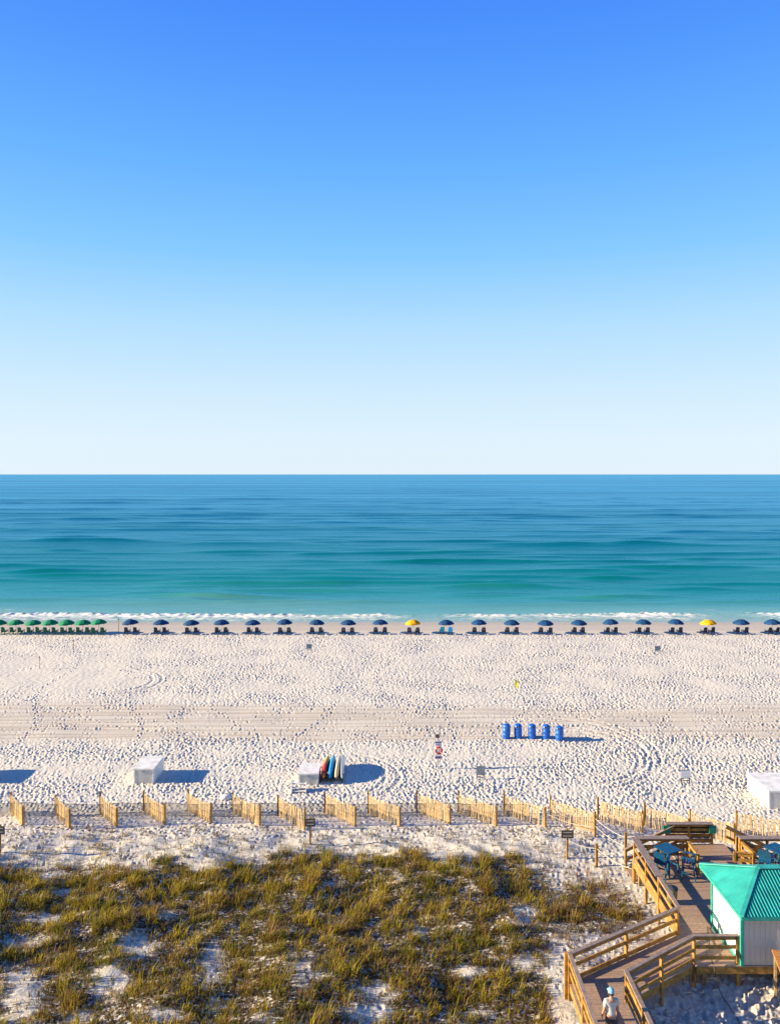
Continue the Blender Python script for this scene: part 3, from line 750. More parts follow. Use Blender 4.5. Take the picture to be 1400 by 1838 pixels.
def make_shore_row():
    protos = {'green': make_umbrella_proto(GREENC, 'beach_umbrella')}
    protos['blue'] = make_umbrella_proto(NAVY, 'beach_umbrella'); protos['yellow'] = make_umbrella_proto(YELC, 'beach_umbrella')
    ch = {'green': make_chair_proto(CHAIRG, 'beach_chair'), 'blue': make_chair_proto(CHAIRN, 'beach_chair')}
    tt = tree_table(None)
    row = [(-2, 'green'), (29, 'green'), (60, 'green'), (90, 'green'), (120, 'green'), (149, 'green'), (178, 'green')]
    row += [(x, 'blue') for x in (235, 289, 344, 398, 454, 511, 568, 625, 683)] + [(742, 'yellow')]
    row += [(x, 'blue') for x in (801, 860, 919, 979, 1039, 1097, 1155, 1213)] + [(1272, 'yellow')] + [(x, 'blue') for x in (1331, 1388)]
    used = set(); cnt = {'green': 0, 'blue': 0, 'yellow': 0}
    for px, c in row:
        cnt[c] += 1; k = cnt[c]
        y = 97.9 + rnd.uniform(-.12, .12); x = (px - 700) * y / F
        if c in used: u = copy_tree(protos[c], None, tt)
        else: u = protos[c]; used.add(c)
        u.location = (x, y, -0.02); u.rotation_euler = (R(rnd.uniform(-4, 1)), R(rnd.uniform(-4, 3)), rnd.uniform(0, .8))
        u.scale = (1, 1, rnd.uniform(.97, 1.03))
        which = {'green': '%s green umbrella from the left' % ORD[k], 'blue': ('%s blue umbrella from the left' % ORD[k]),
                 'yellow': 'the yellow umbrella %s' % ('near the middle of the row' if k == 1 else 'towards the right end of the row')}[c]
        lab = {'green': 'green canvas beach umbrella by the surf, %s green one from the left' % ORD[k],
               'blue': 'navy blue beach umbrella by the surf, %s blue one from the left' % ORD[k],
               'yellow': 'yellow beach umbrella by the surf, %s' % ('near the middle of the row' if k == 1 else 'towards the right end of the row')}[c]
        tag(u, lab, 'umbrella', 'beach umbrellas in a row by the water')
        for j, dx in enumerate((-0.80 + 0.0, 0.28)):
            kind = 'green' if c == 'green' else 'blue'; key = 'c' + kind
            if key in used: q = copy_tree(ch[kind], None, tt)
            else: q = ch[kind]; used.add(key)
            q.location = (x * 97.0 / 97.9 + dx + 0.25 + rnd.uniform(-.05, .05), 97.0 + rnd.uniform(-.12, .12), 0.01)
            q.rotation_euler = (0, 0, rnd.uniform(-.1, .1))
            tag(q, '%s beach chair, %s under %s' % ('dark green' if kind == 'green' else 'dark navy', ('left', 'right')[j], which), 'chair', 'beach chairs in pairs under the umbrellas')
            if px == 801:
                t = MB(); M_ = TURQ if j == 0 else BLUET
                vs = []; fs = []
                for i, (yy, zz) in enumerate(((-0.42, 0.42), (-0.39, 1.03), (-0.30, 1.04), (-0.03, 0.36), (0.5, 0.40))):
                    vs += [(-0.25, yy, zz), (0.25, yy, zz)]
                    if i: b = 2 * i; fs.append((b - 2, b - 1, b + 1, b))
                t.add(vs, fs); o = t.build('towel', M_); o.location = q.location; o.rotation_euler = q.rotation_euler
                sm = o.modifiers.new('solid', 'SOLIDIFY'); sm.thickness = 0.012
                tag(o, '%s towel draped over the %s chair under the tenth blue umbrella' % (('turquoise', 'blue')[j], ('left', 'right')[j]), 'towel')
make_shore_row()

# ------------------------------------------------------------------ blue barrels
def make_barrels():
    def barrel(p, lab, handle):
        root = empty('blue_barrel', p)
        b = MB().lathe([(0.0, 0), (0.26, 0.0), (0.275, 0.02), (0.285, 0.10), (0.30, 0.28), (0.312, 0.30), (0.30, 0.32), (0.30, 0.60), (0.312, 0.62), (0.30, 0.64), (0.288, 0.82), (0.28, 0.88)], 24)
        b.build('drum', BLUEP, root)
        MB().lathe([(0.302, 0.85), (0.310, 0.87), (0.306, 0.92), (0.27, 1.02), (0.18, 1.09), (0.0, 1.115)], 24).build('lid', BLUEP, root)
        m = MB(); m.box((0, -0.285, 0.955), (0.26, 0.05, 0.09)); m.build('opening_flap', DARKM if handle != 1 else BLUEP, root)
        if handle: MB().tube([(-0.07, 0.05, 1.08), (-0.07, 0.05, 1.22), (0.0, 0.05, 1.26), (0.07, 0.05, 1.22), (0.07, 0.05, 1.08)], 0.014, 6).build('handle', DARKM, root)
        tag(root, lab, 'barrel', 'blue barrels standing in a row on the sand')
        return root
    spots = [(908, 1325), (930, 1325), (955, 1326), (980, 1327), (1004, 1330)]
    for i, (px, py) in enumerate(spots):
        p = at(px, py, 0.0); p.z = ground_z(p.x, p.y) - 0.03
        lab = 'blue plastic trash barrel on the sand, ' + ('leftmost, leaning, with a loop handle' if i == 0 else 'rightmost of the row' if i == 4 else '%s from the left' % ORD[i + 1])
        o = barrel(p, lab, 1 if i == 0 else 0); o.rotation_euler = (R(rnd.uniform(-1, 1)), R(4 if i == 0 else rnd.uniform(-1.5, 1.5)), rnd.uniform(-.4, .4))
make_barrels()

# ------------------------------------------------------------------ storage boxes, boards, steps
def storage_box(x0, x1, y0, y1, h, lab, slope=0.06):
    root = empty('storage_box', ((x0 + x1) / 2, (y0 + y1) / 2, 0)); cx, cy = root.location.x, root.location.y
    W, D = x1 - x0, y1 - y0; t = 0.03
    b = MB(); b.box((0, -D / 2 + t / 2, h / 2 - .04), (W, t, h + .08)); b.build('front_panel', BOXSHADE, root)
    b = MB(); b.box((0, D / 2 - t / 2, h / 2 - .04), (W, t, h + .08)); b.build('back_panel', BOXSHADE, root)
    for s in (-1, 1):
        b = MB(); b.box((s * (W / 2 - t / 2), 0, h / 2 - .042), (t, D - 2 * t - .004, h + .08)); b.build('side_panel', WHITEP, root)
    lid = MB(); lid.box((0, 0, h + 0.03), (W + 0.06, D + 0.06, 0.05)); l = bevel(lid.build('lid', WHITEP, root), 0.012)
    MB().box((0, -D / 2 - 0.045, h - 0.01), (W + 0.062, 0.02, 0.07)).build('lid_lip', WHITEP, l)
    hp = MB(); hp.box((0, -D / 2 - 0.012, h - 0.12), (0.09, 0.02, 0.10)); hp.build('hasp', METAL, root)
    for s in (-1, 1): MB().bar((s * W * .3, D / 2 + .03, h - 0.05), (s * W * .3, D / 2 + .03, h + 0.04), 0.08, 0.01).build('hinge', METAL, root)
    for s in (-1, 1): MB().box((s * (W / 2 - 0.055), -D / 2 - 0.006, h / 2), (0.07, 0.012, h - .08)).build('corner_trim', WHITEP, root)
    tag(root, lab, 'storage box', 'white storage boxes on the beach')
    return root
storage_box(-16.53, -15.23, 50.3, 52.5, 0.95, 'white storage box alone on the sand with a long blue shadow')
storage_box(-28.3, -26.9, 50.3, 52.5, 0.95, 'white storage box at the far left whose shadow crosses the sand')
storage_box(-5.87, -4.60, 50.1, 51.95, 0.70, 'white storage box with paddle boards leaning at its right side')
storage_box(22.58, 24.6, 46.5, 49.3, 1.06, 'large white storage box at the right edge of the beach')

def board_material(name, stops):
    m = bpy.data.materials.new(name); m.use_nodes = True
    n = m.node_tree; b = n.nodes['Principled BSDF']; L = n.links.new
    tc = n.nodes.new('ShaderNodeTexCoord'); sp = n.nodes.new('ShaderNodeSeparateXYZ'); L(tc.outputs['Object'], sp.inputs[0])
    mr = n.nodes.new('ShaderNodeMapRange'); mr.inputs['From Min'].default_value = -1.5; mr.inputs['From Max'].default_value = 1.5; L(sp.outputs['Y'], mr.inputs[0])
    cr = n.nodes.new('ShaderNodeValToRGB'); L(mr.outputs[0], cr.inputs[0]); e = cr.color_ramp.elements
    e[0].position, e[0].color = stops[0][0], (*stops[0][1], 1); e[1].position, e[1].color = stops[-1][0], (*stops[-1][1], 1)
    for p, c in stops[1:-1]: q = e.new(p); q.color = (*c, 1)
    L(cr.outputs[0], b.inputs['Base Color']); b.inputs['Roughness'].default_value = 0.3
    return m
def make_boards():
    def board_mesh(L=3.0, W=0.80, T=0.13):
        m = MB(); n = 18; k = 12; vs = []; fs = []
        for i in range(n + 1):
            u = -1 + 2 * i / n; uu = math.copysign(abs(u) ** 0.8, u)
            hw = W / 2 * max(0.02, (1 - abs(uu) ** 2.6)) ** 0.6; th = T / 2 * max(0.12, (1 - abs(uu) ** 3)) ** 0.5
            rock = 0.10 * max(0, u - 0.2) ** 2
            for j in range(k):
                a = 2 * math.pi * j / k
                vs.append((th * math.sin(a) * (0.6 + 0.4 * abs(math.sin(a))) + rock, u * L / 2, hw * math.cos(a)))
        for i in range(n):
            for j in range(k): j2 = (j + 1) % k; fs.append((i * k + j, i * k + j2, (i + 1) * k + j2, (i + 1) * k + j))
        fs += [tuple(reversed(range(k))), tuple(n * k + j for j in range(k))]
        m.add(vs, fs, True); return m
    ms = [board_material('red_yellow_board', [(0, (.75, .22, .03)), (.06, (.62, .03, .02)), (.34, (.62, .03, .02)), (.5, (.75, .20, .02)), (.75, (.80, .48, .03)), (1, (.80, .55, .05))]),
          board_material('blue_board', [(0, (.02, .30, .62)), (.5, (.02, .35, .62)), (.85, (.03, .42, .60)), (1, (.05, .50, .50))]),
          board_material('tan_board', [(0, (.55, .42, .22)), (.5, (.60, .50, .32)), (1, (.66, .60, .48))]),
          board_material('white_board', [(0, (.70, .72, .74)), (.5, (.66, .70, .74)), (1, (.60, .68, .74))])]
    labs = ['red and yellow paddle board next to the white storage box', 'blue paddle board standing between the red and the tan board',
            'tan paddle board standing between the blue and white boards', 'white paddle board, outermost of the four standing boards']
    for i in range(4):
        root = empty('paddle_board', (-4.28 + i * 0.40 - .06 * (i == 3), 51.95, 0.50))
        root.rotation_euler = (R(3), R(4 - (14 if i == 3 else 0)), R(-1 + i * 0.4))
        board_mesh(3.15 + 0.06 * i, 0.86, 0.42 if i < 3 else 0.16).build('hull', ms[i], root)
        f = MB(); f.add([(0.03, -1.15, 0), (0.20, -1.32, 0), (0.03, -1.36, 0), (0.03, -1.15, .012), (0.20, -1.32, .012), (0.03, -1.36, .012)], [(2, 1, 0), (3, 4, 5), (0, 1, 4, 3), (1, 2, 5, 4), (2, 0, 3, 5)])
        f.build('fin', DARKM, root)
        MB().box((-0.06 - .13 * (i < 3), 0.05, 0), (0.02, 0.22, 0.05)).build('grip_pad', DARKM, root)
        tag(root, labs[i], 'paddle board', 'paddle boards standing by the storage box')
    rk = empty('board_rack', (-3.9, 51.6, 0))
    for y in (50.7, 52.9):
        MB().bar((-4.55, y, 0.05), (-3.05, y, 0.05), 0.12, 0.06).build('cross_beam', WOODD, rk, True)
    for x in (-4.48, -3.1):
        MB().bar((x, 50.4, 0.03), (x, 53.2, 0.03), 0.10, 0.08).build('runner', WOODD, rk, True)
    tag(rk, 'low brown wooden rack under the standing paddle boards', 'rack')
    # little white steps lying in front of the second box
    st = empty('wooden_steps', (-5.75, 48.7, 0), R(3))
    for k in range(3):
        MB().box((0.04, 0.15 + 0.22 * k, 0.12 + 0.15 * k), (0.86, 0.16, 0.03)).build('tread', WHITEP, st)
    for s in (-1, 1):
        m = MB(); x = 0.04 + s * 0.445
        m.add([(x - .02, -.05, -.05), (x - .02, .75, -.05), (x - .02, .75, .50), (x - .02, .55, .50), (x - .02, -.05, .10),
               (x + .02, -.05, -.05), (x + .02, .75, -.05), (x + .02, .75, .50), (x + .02, .55, .50), (x + .02, -.05, .10)],
              [(4, 3, 2, 1, 0), (5, 6, 7, 8, 9), (0, 1, 6, 5), (1, 2, 7, 6), (2, 3, 8, 7), (3, 4, 9, 8), (4, 0, 5, 9)])
        m.build('stringer', WHITEP, st)
    tag(st, 'small white wooden steps on the sand in front of the board box', 'steps')
make_boards()

# ------------------------------------------------------------------ signs, flag, poles
def lifebuoy_station():
    p = at(786, 1381, 0.0); p.z = ground_z(p.x, p.y)
    root = empty('rescue_station', p)
    MB().box((0, 0, 0.95), (0.07, 0.07, 2.5)).build('post', POLE, root)
    MB().box((-0.13 + .1, -0.05, 2.24), (0.27, 0.02, 0.25)).build('small_sign', SIGNB, root)
    pn_ = bevel(MB().box((0.02, -0.055, 1.30), (0.46, 0.03, 1.20)).build('panel', SIGNW, root), .006)
    purple = mat('violet_print', (0.13, 0.10, 0.24), 0.5, .05)
    for z, h in ((1.83, 0.10), (0.80, 0.16)): MB().box((0.02, -0.074, z), (0.455, 0.008, h)).build('printed_band', purple, pn_)
    for k, (z, wd) in enumerate(((1.70, .34), (1.64, .28))): MB().box((0.02, -0.073, z), (wd, 0.006, 0.025)).build('printed_line', purple, pn_)
    tag(root, 'white and violet rescue sign post with a lifebuoy hook', 'sign')
    b = bpy.data.meshes.new('ring'); bm = bmesh.new()
    n, k, Rr, r = 32, 10, 0.215, 0.062; vv = []
    for i in range(n):
        a = 2 * math.pi * i / n
        for j in range(k):
            c = 2 * math.pi * j / k; rr = Rr + r * math.cos(c)
            vv.append(bm.verts.new((rr * math.cos(a), r * math.sin(c), rr * math.sin(a))))
    for i in range(n):
        for j in range(k):
            f = bm.faces.new((vv[i * k + j], vv[i * k + (j + 1) % k], vv[((i + 1) % n) * k + (j + 1) % k], vv[((i + 1) % n) * k + j])); f.smooth = True
            f.material_index = 1 if (i + 4) % 8 == 0 else 0
    bm.to_mesh(b); bm.free(); b.materials.append(RED); b.materials.append(SIGNW)
    o = empty('life_ring', (p.x + 0.05, p.y - 0.15, p.z + 1.30)); link_mesh('ring', b, None, o)
    MB().tube([(0.27 * math.cos(t * .4), -0.03, 0.27 * math.sin(t * .4)) for t in range(17)], 0.010, 5).build('grab_line', ROPE, o)
    tag(o, 'red life ring hanging on the white rescue sign', 'life ring')
lifebuoy_station()

def board_sign(px, py, wd, hh, leg, face, frame, lab, rz=0.0, name='beach_sign'):
    p = at(px, py, 0.0); p.z = ground_z(p.x, p.y)
    root = empty(name, p, rz)
    for s in (-1, 1): MB().box((s * (wd / 2 - .03), 0, (leg + hh) / 2 - .1), (0.045, 0.045, leg + hh + .2)).build('leg', frame, root)
    MB().box((0, -0.032, leg + hh / 2), (wd, 0.018, hh)).build('panel', face, root)
    MB().box((0, 0.0, leg * 0.45), (wd - .06, 0.03, 0.045)).build('crossbar', frame, root)
    for z in (leg + hh + 0.012, leg - 0.012): MB().box((0, -0.032, z), (wd + .03, 0.03, 0.03)).build('frame_bar', frame, root)
    tag(root, lab, 'sign')
board_sign(863, 1399, 0.55, 0.50, 0.34, SIGNG, DARKM, 'slate grey board sign on two dark legs beside the rescue post', R(-6))
board_sign(1230, 1406, 0.62, 0.50, 0.34, SIGNW, DARKM, 'white board sign on two dark legs in front of trampled sand', R(5))
board_sign(555, 1167, 0.62, 0.50, 0.18, SIGNG, POLE, 'small grey board sign behind the umbrellas, left of the two')
board_sign(1180, 1171, 0.62, 0.50, 0.18, SIGNG, POLE, 'small grey board sign behind the umbrellas, right of the two')

def post_sign(px, py, top, wd, hh, z0, lab, sz=None, dx=0.0):
    z = z0; p = at(px, py, z); p.z = ground_z(p.x, p.y); p = at(px, py, p.z)
    root = empty('post_sign', p)
    MB().box((0, 0, top / 2 - .15), (0.09, 0.09, top + .3)).build('post', WOOD, root)
    MB().box((dx, -0.06, top - hh / 2 - .06), (wd, 0.025, hh)).build('sign_board', SIGNB, root)
    for s in (-1, 1): MB().box((dx, -0.075, top - hh / 2 - .06 + s * hh * .22), (wd * .7, 0.006, hh * .10)).build('printed_line', POLE, root)
    tag(root, lab, 'sign', 'wooden dune protection signs')
post_sign(557, 1516, 1.45, 0.55, 0.42, 0.45, 'brown sign on a wooden post in front of the middle fence')
post_sign(1018, 1541, 1.50, 0.62, 0.40, 0.5, 'brown sign on a wooden post left of the deck')
post_sign(0, 1531, 1.45, 0.55, 0.42, 0.5, 'brown sign on a wooden post cut by the left edge')

def rope_path():
    def rp(px, py, h, lab):
        z = 0.4
        for _ in range(4): p = at(px, py, z); z = ground_z(p.x, p.y)
        o = empty('rope_post', p)
        MB().box((0, 0, h / 2 - .2), (0.11, 0.11, h + .4)).build('post', WOOD, o); MB().box((0, 0, h + .012), (0.125, 0.125, 0.024)).build('cap', WOODD, o)
        tag(o, lab, 'post', 'wooden posts of the rope barrier'); return p, h
    a = rp(1068, 1503, 1.15, 'wooden rope post at the end of the slatted fence'); b = rp(1123, 1547, 1.45, 'wooden rope post beside the deck stairs')
    c = rp(1071, 1556, 1.1, 'wooden rope post on the sand left of the deck')
    def rope(p, q, hp, hq, sag, lab):
        A = p + Vector((0, 0, hp)); B = q + Vector((0, 0, hq)); o = empty('rope', A)
        pts = [A.lerp(B, t / 12) - Vector((0, 0, sag * 4 * (t / 12) * (1 - t / 12))) - A for t in range(13)]
        MB().tube(pts, 0.016, 6).build('strand', ROPE, o); tag(o, lab, 'rope')
    rope(a[0], b[0], 1.0, 1.2, .12, 'pale upper rope from fence end to the stair post'); rope(a[0], b[0], .6, .75, .12, 'pale lower rope from fence end to the stair post')
    s = at(1018, 1541, ground_z(*at(1018, 1541, .5).xy))
    rope(s, c[0], .95, .9, .12, 'pale rope from the brown sign to the sand post'); 
    d = at(1136, 1585, .6)
    rope(c[0], Vector((11.3, 36.3, .6)), .9, 1.0, .15, 'pale rope from the sand post to the deck corner')
    e = at(979, 1484, .25)
    rope(e, a[0], .75, .55, .18, 'pale slack rope between two fence ends')
rope_path()

def flag():
    p = at(924, 1246, 0); root = empty('warning_flag', p)
    MB().tube([(0, 0, -.2), (0, 0, 1.42)], 0.018, 6).build('pole', POLE, root)
    m = MB(); vs = []; fs = []
    for i in range(7):
        u = i / 6; x = 0.02 + 0.26 * u
        vs += [(x, 0.05 * math.sin(u * 5), 1.36 - .45 * u * .5), (x * .9, 0.05 * math.sin(u * 5 + .6), 0.62 - .12 * u)]
        if i: b = 2 * i; fs.append((b - 2, b - 1, b + 1, b))
    m.add(vs, fs, True); o = m.build('cloth', YELF, root); s = o.modifiers.new('solid', 'SOLIDIFY'); s.thickness = .006
    tag(root, 'small yellow warning flag on a pole in the sand', 'flag')
flag()
for (px, py, h, lab) in ((71, 1201, 1.15, 'thin pole with a small head on the left sand'), (132, 1171, 1.3, 'thin pole on the sand below the green umbrellas'), (213, 1135, 1.55, 'thin pole between the green and the blue umbrellas')):
    p = at(px, py, 0); root = empty('marker_pole', p)
    MB().tube([(0, 0, -.2), (0, 0, h)], 0.028, 6).build('pole', WOODD, root); MB().box((0, 0, h + .05), (0.14, .05, .12)).build('head', WOODD, root)
    tag(root, lab, 'pole')
def litter():
    p = at(406, 1435, 0); root = empty('beach_bag', p, .2)
    m = MB(); vs = []; fs = []
    for i in range(6):
        for j in range(8):
            a = 2 * math.pi * j / 8; r = (0.30, .36, .34, .28, .18, .02)[i] * (1 + .12 * math.sin(3 * a + i)); vs.append((r * math.cos(a) * 1.2, r * .6 * math.sin(a), (0, .06, .15, .23, .28, .30)[i]))
    for i in range(5):
        for j in range(8): j2 = (j + 1) % 8; fs.append((i * 8 + j, i * 8 + j2, (i + 1) * 8 + j2, (i + 1) * 8 + j))
    m.add(vs, fs, True); m.build('sack', WHITEP, root)
    MB().tube([(-.1, 0, .28), (-.06, 0, .38), (.06, 0, .38), (.1, 0, .28)], .012, 5).build('handle', ROPE, root)
    tag(root, 'small white bag lying on the sand behind the fence', 'bag')
litter()

# ------------------------------------------------------------------ the deck and boardwalk
ZD = 1.8
deck = empty('wooden_deck', (11.4, 30.0, ZD))
tag(deck, 'brown plank deck and zigzag boardwalk with pine railings', 'deck')

def clip_poly(poly, y0, y1):
    def cut(P, ylim, keep_above):
        out = []
        for i in range(len(P)):
            a, b = P[i], P[(i + 1) % len(P)]
            ia = (a[1] >= ylim) if keep_above else (a[1] <= ylim); ib = (b[1] >= ylim) if keep_above else (b[1] <= ylim)
            if ia: out.append(a)
            if ia != ib:
                t = (ylim - a[1]) / (b[1] - a[1]); out.append((a[0] + t * (b[0] - a[0]), ylim))
        return out
    P = cut(poly, y0, True)
    return cut(P, y1, False) if len(P) > 2 else []

def planks(poly, z=ZD, th=0.035, wd=0.14, gap=0.008):
    ya = min(p[1] for p in poly); yb = max(p[1] for p in poly); y = ya
    while y < yb - 0.02:
        P = clip_poly(poly, y, min(y + wd - gap, yb))
        if len(P) > 2:
            n = len(P); dz = rnd.uniform(-.0015, .0015)
            vs = [(p[0], p[1], z + dz) for p in P] + [(p[0], p[1], z - th + dz) for p in P]
            fs = [tuple(range(n)), tuple(reversed(range(n, 2 * n)))] + [(i, n + i, n + (i + 1) % n, (i + 1) % n) for i in range(n)]
            MB().add(vs, fs).build('plank', DECKW, deck, True)
        y += wd
AX0, AX1 = 6.40, 8.16
planks([(AX0, 14.0), (AX1, 14.0), (AX1, 26.85), (AX0, 26.85)])
planks([(AX0, 26.852), (AX1, 26.852), (11.30, 28.95), (11.40, 30.80), (AX0, 27.85)])
planks([(11.302, 28.82), (19.0, 28.82), (19.0, 36.75), (11.45, 36.75), (11.402, 30.80), (11.302, 28.952)])
planks([(13.97, 36.752), (16.42, 36.752), (16.42, 38.35), (13.97, 38.35)])

def fascia(p, q, h=0.26, z=ZD - 0.04, m=WOOD):
    MB().bar((p[0], p[1], z - h / 2), (q[0], q[1], z - h / 2), 0.045, h).build('rim_joist', m, deck, True)
for a, b in (((6.43, 14), (6.43, 27.83)), ((6.45, 27.86), (11.38, 30.76)), ((11.45, 30.8), (11.47, 36.7)), ((11.5, 36.72), (13.95, 36.72)), ((8.13, 14), (8.13, 26.85)),
             ((8.2, 26.92), (11.28, 29.0)), ((11.33, 28.85), (19, 28.85)), ((16.44, 36.72), (19, 36.72)), ((14.0, 38.3), (16.4, 38.3)), ((13.99, 36.8), (13.99, 38.28)), ((16.4, 36.8), (16.4, 38.28))):
    fascia(a, b)
for a, b in (((6.43, 14), (6.43, 27.83)), ((8.13, 14), (8.13, 26.85)), ((6.45, 27.86), (11.38, 30.76)), ((8.2, 26.92), (11.28, 29.0))):
    pass

CAPN = [0]
def railing(p, q, posts=3, cap_w=0.15, top=1.05, rails=((0.36, .14), (0.70, .14)), ground=True, z0=ZD, z1=None, ends=(True, True), cap_m=CAPW, m=WOOD, post=0.10, ext=0.04):
    z1 = z0 if z1 is None else z1
    p = Vector((p[0], p[1], z0)); q = Vector((q[0], q[1], z1)); t = (q - p); tn = t.normalized()
    CAPN[0] += 1; dz = 0.003 * (CAPN[0] % 3)
    for i in range(posts):
        if (i == 0 and not ends[0]) or (i == posts - 1 and not ends[1]): continue
        c = p + t * (i / (posts - 1)); g = ground_z(c.x, c.y) - 0.25 if ground else c.z - 0.2
        MB().box((c.x, c.y, (g + c.z + top - .02) / 2), (post, post, c.z + top - .02 - g), math.atan2(t.y, t.x)).build('post', m, deck, True)
    a = p + Vector((0, 0, top + dz)) - tn * ext; b = q + Vector((0, 0, top + dz)) + tn * ext
    bevel(MB().bar(a, b, cap_w, 0.04).build('rail_cap', cap_m, deck, True), .006)
    for h, hh in rails:
        MB().bar(p + Vector((0, 0, h + dz)), q + Vector((0, 0, h + dz)), 0.038, hh).build('rail', m, deck, True)
    MB().bar(p + Vector((0, 0, top - .10 + dz)), q + Vector((0, 0, top - .10 + dz)), 0.040, .13).build('rail', m, deck, True)

# walkway towards the camera, both sides
railing((6.42, 27.86), (6.42, 14.2), 8, .15, ext=.07)
railing((8.14, 26.86), (8.14, 14.2), 8, .15, ext=.07)
# diagonal run
railing((6.42, 27.86), (11.33, 30.79), 3, .16, rails=((0.10, .16), (0.58, .14)), ends=(False, True))
railing((8.14, 26.86), (11.28, 28.96), 3, .15, rails=((0.16, .13), (0.52, .13)), ends=(False, True))
railing((11.32, 28.96), (12.90, 28.96), 2, .15, rails=((0.22, .13), (0.62, .13)), ends=(False, True))
# west side of the seating deck, with its wide bar top
railing((11.42, 30.85), (11.45, 33.2), 2, .17, rails=((0.10, .16), (0.55, .14)), ends=(False, False))
railing((11.45, 33.2), (11.50, 36.68), 3, .34, rails=((0.10, .16), (0.55, .14)), top=1.08)
railing((11.56, 36.68), (13.98, 36.68), 3, .34, rails=((0.30, .14), (0.66, .14)), ends=(False, True), top=1.085)
railing((13.98, 36.5), (13.95, 35.3), 2, .14, rails=((0.30, .14), (0.66, .14)), ends=(False, True), top=.98, cap_m=WOOD)
# landing and the far rail above the stairs
railing((13.55, 38.30), (15.80, 38.30), 3, .30, rails=((0.18, .14), (0.45, .14), (.72, .14)), top=1.03)
GAPSHADE = mat('opening_shade_board', (0.035, 0.03, 0.028), .7, .2)
for k in range(4): MB().box((14.68, 38.42, ZD + .13 + k * .235), (2.14, .03, .20)).build('shade_board', GAPSHADE, deck, True)  # added dark boards stand in for the shaded stair opening behind the rail
railing((16.46, 36.68), (19.0, 36.68), 3, .34, rails=((0.30, .14), (0.66, .14)), top=1.08)
railing((16.46, 36.45), (16.52, 35.45), 2, .14, rails=((0.25, .14), (0.60, .14)), ends=(True, True), top=.98, cap_m=WOOD)
railing((16.50, 35.45), (15.72, 35.62), 2, .12, rails=((0.25, .14), (0.58, .14)), ends=(False, True), top=.92, cap_m=WOOD)
# stairs down to the sand on both sides of the landing
def stair(xs, xe, y0, y1, n=8):
    zs = ZD; ze = ground_z(xe, (y0 + y1) / 2)
    for k in range(n):
        u = (k + 0.5) / n; x = xs + (xe - xs) * u; z = zs + (ze - zs) * (k + 1) / (n + 0.3)
        MB().box((x, (y0 + y1) / 2, z), (abs(xe - xs) / n + .03, y1 - y0 - .02, 0.04)).build('stair_tread', DECKW, deck, True)
    for y in (y0, y1):
        MB().bar((xs, y, zs - .16), (xe, y, ze - .08), 0.04, 0.26).build('stringer', WOOD, deck, True)
        railing((xs, y), (xe, y), 2, .13, top=1.0, rails=((0.45, .12),), z0=zs - .02, z1=ze + .02, ends=(y == y0, True))
stair(13.9, 11.55, 37.0, 38.2)
stair(16.45, 18.8, 37.0, 38.2)
for x in (13.55, 15.80):
    MB().box((x, 38.20, ZD + .78), (0.34, 0.05, 0.38)).build('green_board', GREENP, deck, True)['label'] = 'green painted board under the far rail cap'
# support posts under the platform
for x in (11.7, 13.0, 15.0, 17.0, 18.8):
    for y in (29.1, 31.5, 34.0, 36.5):
        MB().box((x, y, 0.95), (0.14, 0.14, 1.2)).build('pile', WOODD, deck, True)
# bulky corner post where the boardwalk turns
g = ground_z(6.33, 27.95)
MB().box((6.33, 27.97, (g + 2.82) / 2 - .1), (0.15, 0.15, 2.82 - g + .2)).build('corner_post', WOOD, deck, True)

